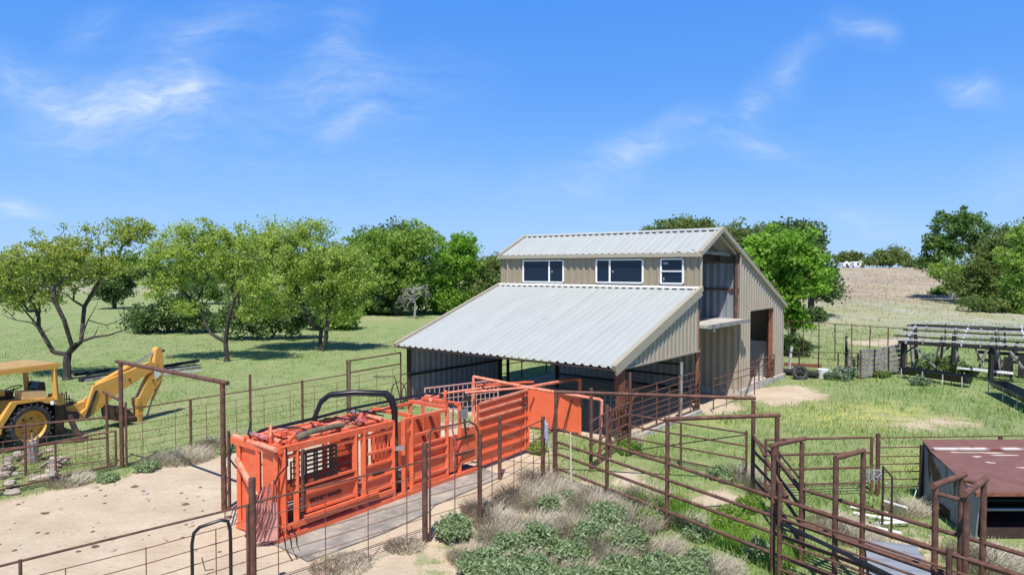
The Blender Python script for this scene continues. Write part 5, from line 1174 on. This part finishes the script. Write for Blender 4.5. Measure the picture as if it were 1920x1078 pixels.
# weathered plank gate
pa2, pb2 = GF(1612, 711), GF(1690, 701)
T = thing('plank_gate', 'weathered grey gate of warped horizontal boards left of the ruined shed', 'plank gate', pa2)
rg = random.Random(4); L = (pb2-pa2).length; pd = (pb2-pa2).normalized(); pn = Vector((-pd.y, pd.x, 0))
for k in range(6):
    z0 = .06+k*.235; vs = []; m = MB(); n_ = 12
    for i in range(n_+1):
        f_ = i/n_; wv_ = -.07*math.exp(-((f_-.38)/.18)**2)*(k/4)+.10*f_; p = pa2+pd*L*f_; vs += [p+Z*(z0+wv_+.0), p+Z*(z0+wv_+.165), p+pn*.05+Z*(z0+wv_+.165), p+pn*.05+Z*(z0+wv_)]
    m.add(vs, [(4*i+j, 4*i+4+j, 4*i+4+(j+1) % 4, 4*i+(j+1) % 4) for i in range(n_) for j in range(4)]+[(0, 1, 2, 3), (4*n_+3, 4*n_+2, 4*n_+1, 4*n_)])
    m.build('plank', wood, T)
for f_ in (0, .32, .66): m = MB(); q = pa2+pd*L*f_-pn*.04; m.beam(q, q+Z*1.4, .05, .05); m.build('upright', rust if f_ == 0 else rustd, T)
# far mesh fence and nearer low fence behind the barn corner
fl, fr_ = GF(1478, 667), GF(1700, 692)
fence('wire_fence', 'tall thin mesh fence beyond the barn corner at the foot of the hill', 'fence', [(fl.lerp(fr_, k/7), 2.15) for k in range(8)], (2.12,), .03, .022, rust, ((.3, .65, 1.0, 1.35, 1.7), 1.1, rustw), seed=31, sway=.03)
fl, fr_ = GF(1462, 700), GF(1608, 703)
fence('wire_fence', 'low single-rail fence just beyond the barn corner', 'fence', [(fl.lerp(fr_, k/4), 1.1) for k in range(5)], (1.1,), .032, .018, rustd, ((.25, .5, .8), 1.4, rustw), seed=32)
for lab, (x, y), h, r, mt, lean, cat in (('tall dark wooden post at the gap beside the plank gate', (1586, 700), 1.9, .07, wooddk, .0, 'post'), ('grey split wooden post beside the tall dark post', (1592, 700), 1.25, .09, wood, -.03, 'post'),
    ('whitish leaning wooden post right against the barn back corner', (1479, 700), 1.35, .08, woodl, .14, 'post'), ('short dark post standing before the tangle by the plank gate', (1599, 703), .8, .05, wooddk, .05, 'post')):
    p = GF(x, y); m = MB(); m.path([p-Z*.1, p+Vector((lean*.4, 0, h*.5)), p+Vector((lean, 0, h))], r, 8, r*.8); o = m.build('wooden_post', mt); o['label'] = lab; o['category'] = cat
p = GF(1589, 702); m = MB(); m.tube(p+Vector((.02, -.02, 1.62)), p+Vector((.02, -.02, 1.78)), .09, .11, 10); o = m.build('insulator_bucket', mat('cream_plastic', (.75, .70, .45), .6, 0, .1), smooth=True); o['label'] = 'small cream tub hung on the wooden post by the plank gate'; o['category'] = 'tub'
p = GF(1543, 708); m = MB(); m.tube(p, p+Z*.42, .24, .28, 14); o = m.build('bucket', white, smooth=True); o['label'] = 'white tub on the grass beside the blue-green bush'; o['category'] = 'tub'
m = MB(); m.tube(p+Vector((.35, .05, .15)), p+Vector((.75, .1, .16)), .17, n=12); o = m.build('bucket', white, smooth=True); o['label'] = 'white tub tipped on its side, half hidden by the blue-green bush'; o['category'] = 'tub'
m = MB(); m.beam(GF(1470, 694)+Z*.32, GF(1540, 697)+Z*.30, .3, .16); o = m.build('timber', rustor); o['label'] = 'reddish-brown timber lying on the dark log behind the barn'; o['category'] = 'timber'
m = MB(); a, b = GF(1466, 702), GF(1533, 710); m.path([a+Z*.15, a.lerp(b, .5)+Z*.18, b+Z*.15], .16, 8); o = m.build('log', wooddk); o['label'] = 'dark log on the ground between the barn corner and the white tub'; o['category'] = 'log'
p = GF(1500, 711); m = MB()
for i in range(16): a0, a1 = 2*pi*i/16, 2*pi*(i+1)/16; m.tube(p+Vector((cos(a0)*.3, sin(a0)*.1, .3+sin(a0)*.28)), p+Vector((cos(a1)*.3, sin(a1)*.1, .3+sin(a1)*.28)), .11, n=8, cap=False)
o = m.build('old_tyre', rubber, smooth=True); o['label'] = 'old black tyre leaning on the log behind the barn'; o['category'] = 'tyre'
rg = random.Random(21); p = GF(1604, 695); T = thing('brush_tangle', 'tangle of dark branches between the posts and the plank gate', 'brush heap', p)
m = MB()
for k in range(30): q = p+Vector((rg.uniform(-.35, .35), rg.uniform(-.4, .4), rg.uniform(.05, .7))); m.path([q, q+Vector((rg.uniform(-.4, .4), rg.uniform(-.3, .3), rg.uniform(-.2, .4)))], .02, 4)
m.build('branches', bark, T)
# trailers on the hill
def trailer(label, px0, px1, ptop, Yd, wins_):
    a = AT(px0, 500, Yd); b = AT(px1, 500, Yd); z0 = float(gz((a.x+b.x)/2, Yd)); zt2 = AT(px0, ptop, Yd).z; T = thing('travel_trailer', label, 'trailer', Vector((a.x, Yd, z0)), 'white travel trailers on the hilltop')
    m = MB(); h = zt2-z0; L = b.x-a.x; m.prism([(a.x, Yd, z0+.5), (b.x-.3, Yd, z0+.5), (b.x, Yd, z0+.9), (b.x, Yd, z0+h*.8), (b.x-.5, Yd, z0+h), (a.x+.2, Yd, z0+h*.97), (a.x, Yd, z0+h*.9)], (0, 2.4, 0)); m.build('body', white, T)
    for x, y, w_, h2 in wins_: m = MB(); m.box((a.x+L*x, Yd-.01, z0+h*y), L*w_, .04, h*h2); m.build('window', glass, T)
    for x in (.4, .5): m = MB(); c = Vector((a.x+L*x, Yd-.05, z0+.38)); m.tube(c, c+Vector((0, .25, 0)), .38, n=14); m.build('wheel', rubber, T)
    m = MB(); m.box((a.x+L*.45, Yd+1.2, z0+h+.12), 1.0, .8, .3); m.build('roof_vent', white, T)
trailer('white travel trailer with dark windows, right one of the pair on the hilltop', 1601, 1637, 490, 212, ((.22, .55, .1, .3), (.45, .6, .08, .3), (.8, .6, .26, .45)))
trailer('white travel trailer, left one of the pair on the hilltop', 1581, 1600, 492, 214, ((.35, .6, .2, .3), (.75, .6, .14, .3)))
# ------------------------------------------------------------------ rocks, stump, timber, scrap on the left
def rockmesh(p, r, seed, label):
    rg = np.random.default_rng(seed); m = MB(); n1_, n2_ = 9, 6; vs = []; sc_ = (r*rg.uniform(.8, 1.4), r*rg.uniform(.7, 1.1), r*rg.uniform(.5, .85)); rot = rg.uniform(0, 6)
    for j in range(n2_+1):
        th_ = pi*j/n2_
        for i in range(n1_):
            a = 2*pi*i/n1_; k = 1+rg.uniform(-.22, .18) if 0 < j < n2_ else .9
            x, y, z = cos(a)*sin(th_)*k*sc_[0], sin(a)*sin(th_)*k*sc_[1], cos(th_)*k*sc_[2]; vs.append((p.x+x*cos(rot)-y*sin(rot), p.y+x*sin(rot)+y*cos(rot), p.z+sc_[2]*.5+z))
    m.add(vs, [(j*n1_+i, (j+1)*n1_+i, (j+1)*n1_+(i+1) % n1_, j*n1_+(i+1) % n1_) for j in range(n2_) for i in range(n1_)])
    o = m.build('rock', rock); o['label'] = label; o['category'] = 'rock'; o['group'] = 'pale rocks piled by the long gate'
rg = random.Random(31)
for k in range(26):
    x, y = rg.choice(((20, 885), (40, 870), (80, 862), (95, 870), (15, 905), (60, 890), (105, 905), (20, 925), (45, 905), (-15, 890)))
    p = GF(x+rg.gauss(0, 14), y+rg.gauss(0, 8)); p.z = rg.choice((0, 0, .12, .22)); rockmesh(p, rg.uniform(.08, .21), 500+k, 'pale limestone rock in the loose pile behind the long gate')
p = GF(60, 868); T = thing('tree_stump', 'jagged grey splintered stump standing in the rock pile', 'stump', p)
m = MB(); m.tube(p, p+Z*.55, .16, .14, 9)
for k in range(9): a = k*.7; q = p+Vector((cos(a)*.11, sin(a)*.11, .5)); m.path([q-Z*.2, q+Vector((cos(a)*.05, sin(a)*.05, rg.uniform(.1, .35)))], .045, 5, .01)
m.build('trunk', wood, T)
for k, (a, b, r, mt) in enumerate((((292, 700), (368, 690), .10, wooddk), ((300, 703), (372, 694), .09, wood), ((305, 694), (365, 686), .09, wooddk), ((285, 706), (345, 702), .05, woodl), ((310, 708), (380, 700), .04, woodl), ((330, 690), (372, 684), .1, wooddk),
    ((150, 716), (215, 706), .12, wooddk), ((140, 708), (205, 700), .1, wooddk), ((160, 722), (200, 716), .06, wood), ((175, 712), (230, 700), .08, wooddk))):
    p, q = G(*a), G(*b); m = MB(); m.beam(p+Z*(.1+.05*(k % 3)), q+Z*(.12+.06*(k % 3)), r*2.2, r*1.4); o = m.build('timber', mt); o['category'] = 'timber'
    o['label'] = 'old board in the flat timber pile behind the backhoe arm' if k < 6 else 'dark board lying on the grass behind the backhoe boom'; o['group'] = 'boards piled behind the backhoe arm' if k < 6 else 'dark boards by the first tree'
p = GF(745, 768); T = thing('scrap_frame', 'rusty bent frame with wire arcs leaning beside the far barn corner', 'scrap', p); m = MB()
m.path([p+Vector((-.9, 0, 1.25)), p+Vector((-.1, 0, 1.25)), p+Vector((.0, 0, .9)), p+Vector((.2, .1, 0))], .022, 5); m.build('frame', steeldk, T)
for c_x in (.05, .45):
    m = MB(); pts = [p+Vector((c_x+.28*cos(a), 0, .62+.42*sin(a))) for a in [i*pi/8 for i in range(17)]]; m.path(pts, .02, 5); m.build('hoop', rustd, T)
m = MB(); m.path([p+Vector((.1, 0, 1.3)), p+Vector((.5, 0, 1.4)), p+Vector((.55, 0, .2))], .025, 5); m.build('handle', black, T)

# ------------------------------------------------------------------ foreground weeds, dry brush and grass
def weed(label, px, py, rpx, h, seed, lm=leafF, n=900, size=.03):
    c = GF(px, py); r = rpx*.84/F*c.y; h *= 1.1; rng = np.random.default_rng(seed); T = thing('leafy_weed', label, 'weed', c, 'green leafy weeds in the foreground')
    k = max(5, int(n/60)); st_ = []; m = MB()
    cen = []
    for i in range(k):
        a = rng.uniform(0, 6.28); q = r*sqrt(rng.random())*.95; top = Vector((c.x+cos(a)*q, c.y+sin(a)*q, h*(1-.5*(q/r)**2)*rng.uniform(.7, 1.15))); b = Vector((c.x+cos(a)*q*.5, c.y+sin(a)*q*.5, 0))
        m.path([b, b.lerp(top, .5), top], .008, 4)
        for f_ in (.45, .7, .9, 1.0): s_ = b.lerp(top, f_); cen.append([s_.x, s_.y, max(s_.z, .03)])
    m.build('stems', twig, T)
    V_, F_ = leaves(cen, .11, max(6, n//len(cen)), size, rng, flat=.9, elong=2.6); V_[:, 2] = np.maximum(V_[:, 2], .01); npmesh('leaves', V_, F_, lm, T)
wl_ = [(850, 1012, 42, .42), (905, 1078, 60, .35), (950, 1050, 40, .40), (1010, 1035, 45, .45), (1000, 1085, 60, .3), (1075, 1060, 45, .36), (1135, 990, 52, .40), (1180, 1035, 45, .40), (1110, 1020, 40, .38), (1235, 1085, 50, .35), (1165, 1085, 50, .3), (1310, 1060, 30, .2), (1030, 965, 26, .35), (1060, 945, 18, .25), (1370, 985, 45, .28), (1290, 1095, 50, .3), (960, 1105, 60, .3), (1090, 1110, 60, .3), (1220, 985, 30, .3), (1410, 960, 28, .3), (1350, 900, 30, .25), (1180, 850, 30, .3), (275, 882, 28, .18), (430, 848, 24, .18), (200, 902, 22, .12), (1010, 850, 22, .3), (1310, 1010, 30, .25), (1420, 1050, 30, .3)]
wlab = ['large leafy weed by the foot of the walk gate post', 'leafy weed at the bottom edge, leftmost of the foreground', 'leafy weed right of the walk gate weed', 'dense weed in the middle of the dry brush', 'low weed at the bottom edge under the dry brush', 'weed between the dry brush and the pipe fence', 'broad weed under the pipe fence bottom rail', 'weed just left of the pipe fence where it meets the weeds', 'weed behind the middle foreground weeds', 'weed at the bottom edge near the pipe fence', 'low weed at the bottom centre edge', 'small weed under the long pipe fence', 'green sprig inside the grey dry brush', 'small sprig at the base of the pale stake', 'leafy weeds in the alley beyond the pipe fence', 'weed at the bottom edge just left of the alley post', 'weed below the bottom edge on the left', 'weed below the bottom edge in the centre', 'weed beyond the bottom rail of the pipe fence', 'weed at the foot of the crowding pen post', 'weed under the braced pipe gate', 'weeds at the barn corner post', 'broad-leaved weed at the edge of the dirt yard', 'small weed on the dirt beside the gateway post', 'low weed by the rusty gate post', 'tuft of weeds at the end of the orange alley panel', 'small weed beside the lowest rail of the pipe fence', 'weed at the base of the first alley post']
for k, (x, y, r, h) in enumerate(wl_): weed(wlab[k], x, y, r, h, 700+k, leafF if k not in (14, 18, 19, 21, 25) else leafC, n=int(2600*(r/40)**1.6)+400)
def drybrush(label, px, py, rpx, h, seed, n=420):
    n = int(n*2.0)
    c = GF(px, py); r = rpx/F*c.y; rng = np.random.default_rng(seed)
    a = rng.uniform(0, 2*pi, n); q = r*np.sqrt(rng.random(n)); b = np.stack([c.x+np.cos(a)*q, c.y+np.sin(a)*q, np.zeros(n)], 1)
    L = h*(.4+.8*rng.random(n))*(1-.4*q/r); la = a+rng.normal(size=n)*.9; ln = L*(.25+.8*rng.random(n))
    V_ = []; wv_ = .006+.004*rng.random(n)
    pr_ = [b+np.stack([np.cos(la)*ln*f_**1.5, np.sin(la)*ln*f_**1.5, L*f_-.45*L*f_**3*rng.random(n)], 1) for f_ in (0, .35, .7, 1.0)]
    side = np.stack([-np.sin(la+1), np.cos(la+1), np.zeros(n)], 1)*wv_[:, None]
    segs_v, segs_f = [], []
    V_ = np.concatenate([np.stack([p_-side*(1-.25*i), p_+side*(1-.25*i)], 1) for i, p_ in enumerate(pr_)], 1).reshape(-1, 3)
    base_ = np.arange(n)[:, None]*8
    F_ = np.concatenate([base_+np.array([[2*i, 2*i+1, 2*i+3, 2*i+2]]) for i in range(3)], 0)
    o = npmesh('dry_brush', V_, F_, twig); o['label'] = label; o['category'] = 'dry brush'; o['group'] = 'grey dry brush clumps'
for k, (x, y, r, h, lb) in enumerate(((980, 945, 52, .62, 'tall grey dry brush left of the pale stake'), (1040, 935, 40, .62, 'grey dry brush around the foot of the pale stake'), (1120, 970, 55, .60, 'grey dry brush against the pipe fence, right of the pale stake'), (930, 985, 42, .42, 'low grey dry brush by the walk gate'), (1190, 990, 48, .55, 'grey dry brush arching over the green weeds by the pipe fence'), (1000, 1000, 50, .45, 'dry brush between the leafy foreground weeds'), (1240, 1040, 45, .4, 'dry brush low by the pipe fence near the bottom edge'), (1290, 985, 30, .35, 'small dry brush under the second pipe fence post'), (960, 1060, 40, .35, 'dry brush among the bottom-edge weeds'), (1080, 1000, 50, .5, 'dry brush behind the middle foreground weeds'), (1390, 900, 24, .6, 'grey dry stalks at the hinge post of the braced gate'), (1425, 925, 20, .6, 'grey dry stalks between the tall posts of the pen'), (1180, 835, 20, .7, 'dry stalks at the barn corner post'), (1600, 1010, 50, .4, 'dry weeds among the white pipes'), (1560, 985, 40, .35, 'dry weeds in the alley behind the first crossbar'), (1700, 960, 40, .35, 'dry weeds in front of the rusty feeder'), (1860, 1060, 80, .4, 'dry weeds at the bottom right corner'), (870, 860, 20, .3, 'dry stalks beside the walk gate'), (345, 862, 50, .45, 'brown dry brush along the wire fence left of the gateway post'), (410, 838, 40, .45, 'brown dry brush along the wire fence behind the gateway post'), (300, 868, 30, .35, 'low brown dry brush near the rusty gateway post'), (130, 905, 40, .3, 'dry grass under the long gate'), (640, 1060, 60, .12, 'short dead stalks under the wire fence by the grey mat'), (760, 1025, 40, .14, 'short dead stalks under the wire fence left of the walk gate'), (1850, 580, 50, 1.6, 'grey brush at the foot of the right slope'), (940, 1020, 45, .5, 'dry brush left of the dense middle weed'), (1140, 1040, 50, .5, 'dry brush in the middle of the bottom weeds'), (1060, 1085, 60, .4, 'dry brush at the bottom centre edge'), (880, 1050, 40, .35, 'dry brush by the bottom-edge weed nearest the wire fence'), (1210, 940, 40, .5, 'dry brush close behind the pipe fence, below its second rail'), (1010, 905, 36, .55, 'dry brush at the foot of the post with the rag'), (1340, 1075, 50, .35, 'dry brush in the alley corner at the bottom edge'))):
    drybrush(lb, x, y, r, h, 900+k, n=int(520*(r/45)**1.5)+120)
rg = random.Random(55)
for k in range(16): drybrush('low tangled dry brush in the patch at the bottom centre', rg.uniform(880, 1270), rg.uniform(925, 1078), rg.uniform(26, 46), rg.uniform(.25, .5), 1400+k, n=420)
def grassfield(name, n, ylo, yhi, hmin, hmax, wid, seed, mt, label_cond, pw=2.4):
    rng = np.random.default_rng(seed); u = rng.random(n); Y = ylo*(yhi/ylo)**(u**.9); X = (rng.random(n)*2-1)*(Y*.80+.5)
    pt_ = .5+.5*np.sin(X*.9+np.sin(Y*.7)*2)*np.sin(Y*.8+np.sin(X*.5)*2); keep = label_cond(X, Y, rng, pt_); X, Y, pt_ = X[keep], Y[keep], pt_[keep]; n = len(X)
    h = (hmin+(hmax-hmin)*rng.random(n)**pw)*(.6+.8*pt_)*np.where(X > 1, 1.0, .62); w_ = wid*(Y/14)**.75*(.7+.6*rng.random(n)); a = rng.random(n)*2*pi; z = gz(X, Y)
    lean = h*rng.random(n)*.8; la = rng.random(n)*2*pi
    V_ = np.stack([np.stack([X-np.cos(a)*w_, Y-np.sin(a)*w_, z-.01], 1), np.stack([X+np.cos(a)*w_, Y+np.sin(a)*w_, z-.01], 1), np.stack([X+np.cos(la)*lean, Y+np.sin(la)*lean, z+h], 1)], 1).reshape(-1, 3)
    return npmesh(name, V_, np.arange(3*n).reshape(n, 3), mt, k=3, kind='stuff')
def cond_g(X, Y, rng, pt_):
    d, hl, yl, _ = masks(X, Y); ins = (np.abs((X-BO.x)*BW.x+(Y-BO.y)*BW.y-BL/2) < BL/2) & ((X-BO.x)*BU.x+(Y-BO.y)*BU.y > 0) & ((X-BO.x)*BU.x+(Y-BO.y)*BU.y < c_)
    feeder = (X > 8.9) & (Y > 12.9) & (Y < 15.6)
    cl_ = np.sin(X*2.3+np.sin(Y*1.9)*1.7)*np.sin(Y*2.1+np.sin(X*1.3)*2)+.7*np.sin(X*.63+2*np.sin(Y*.31))*np.sin(Y*.57+1.1)
    return (rng.random(len(X)) < np.clip(.62+.5*cl_-np.where(X < 1, .15, 0), .08, 1)) & (rng.random(len(X)) > d*1.35-.05) & (hl < .5) & ~ins & ~feeder
grassfield('pasture_grass', 300000, 8.5, 60, .03, .24, .010, 1, blade, cond_g)
def cond_d(X, Y, rng, pt_):
    d, hl, yl, _ = masks(X, Y); ins = (np.abs((X-BO.x)*BW.x+(Y-BO.y)*BW.y-BL/2) < BL/2) & ((X-BO.x)*BU.x+(Y-BO.y)*BU.y > 0) & ((X-BO.x)*BU.x+(Y-BO.y)*BU.y < c_)
    e_ = (d > .08) & (d < .8); return ((e_ & (rng.random(len(X)) < .8)) | ((d <= .08) & (rng.random(len(X)) < .22*pt_))) & ~ins
grassfield('dead_grass', 120000, 8.5, 60, .03, .13, .009, 2, bladed, cond_d)
# small stones and droppings on the dirt yard
rg = random.Random(41)
for k in range(75):
    x, y = rg.uniform(-20, 430), rg.uniform(900, 1040); 
    if y < 915+ (420-x)*.0: pass
    p = GF(x, y); m = MB(); r = rg.uniform(.02, .05)+(.05 if rg.random() < .12 else 0); vs = []
    for j in range(4):
        for i in range(7): a = 2*pi*i/7; th_ = pi/2*j/3; vs.append((p.x+cos(a)*cos(th_)*r*rg.uniform(.8, 1.2), p.y+sin(a)*cos(th_)*r*rg.uniform(.8, 1.2), sin(th_)*r*.45))
    m.add(vs, [(j*7+i, j*7+(i+1) % 7, (j+1)*7+(i+1) % 7, (j+1)*7+i) for j in range(3) for i in range(7)]+[tuple(range(21, 28))])
    o = m.build('clod', manure if k % 3 else rock, smooth=True); o['label'] = 'small dark clod on the dirt yard' if k % 3 else 'small pale stone on the dirt yard'; o['category'] = 'clod' if k % 3 else 'stone'; o['group'] = 'dark clods scattered on the dirt yard' if k % 3 else 'pale stones scattered on the dirt yard'

def cond_h(X, Y, rng, pt_):
    return (X/Y > .2) & (Y > 50) & (rng.random(len(X)) < .35+.65*smooth(60, 75, Y)*pt_)
grassfield('hillside_dry_grass', 80000, 50, 215, .08, .34, .0115, 3, leafmat('hill_grass', [(.25, .21, .15), (.37, .31, .21), (.47, .41, .29)], .3), cond_h)

def cond_a(X, Y, rng, pt_):
    u_ = (X-A0.x)*Ad.x+(Y-A0.y)*Ad.y; v_ = (X-A0.x)*An.x+(Y-A0.y)*An.y
    return (v_ > .05) & (v_ < 1.5) & (u_ > 1.8) & (u_ < 6.2) & (rng.random(len(X)) < np.clip(.9-.35*np.abs(v_-.6), 0, 1)*(.35+.65*pt_))
grassfield('tall_green_grass', 160000, 9, 18, .10, .34, .010, 9, leafB, cond_a, pw=1.2)
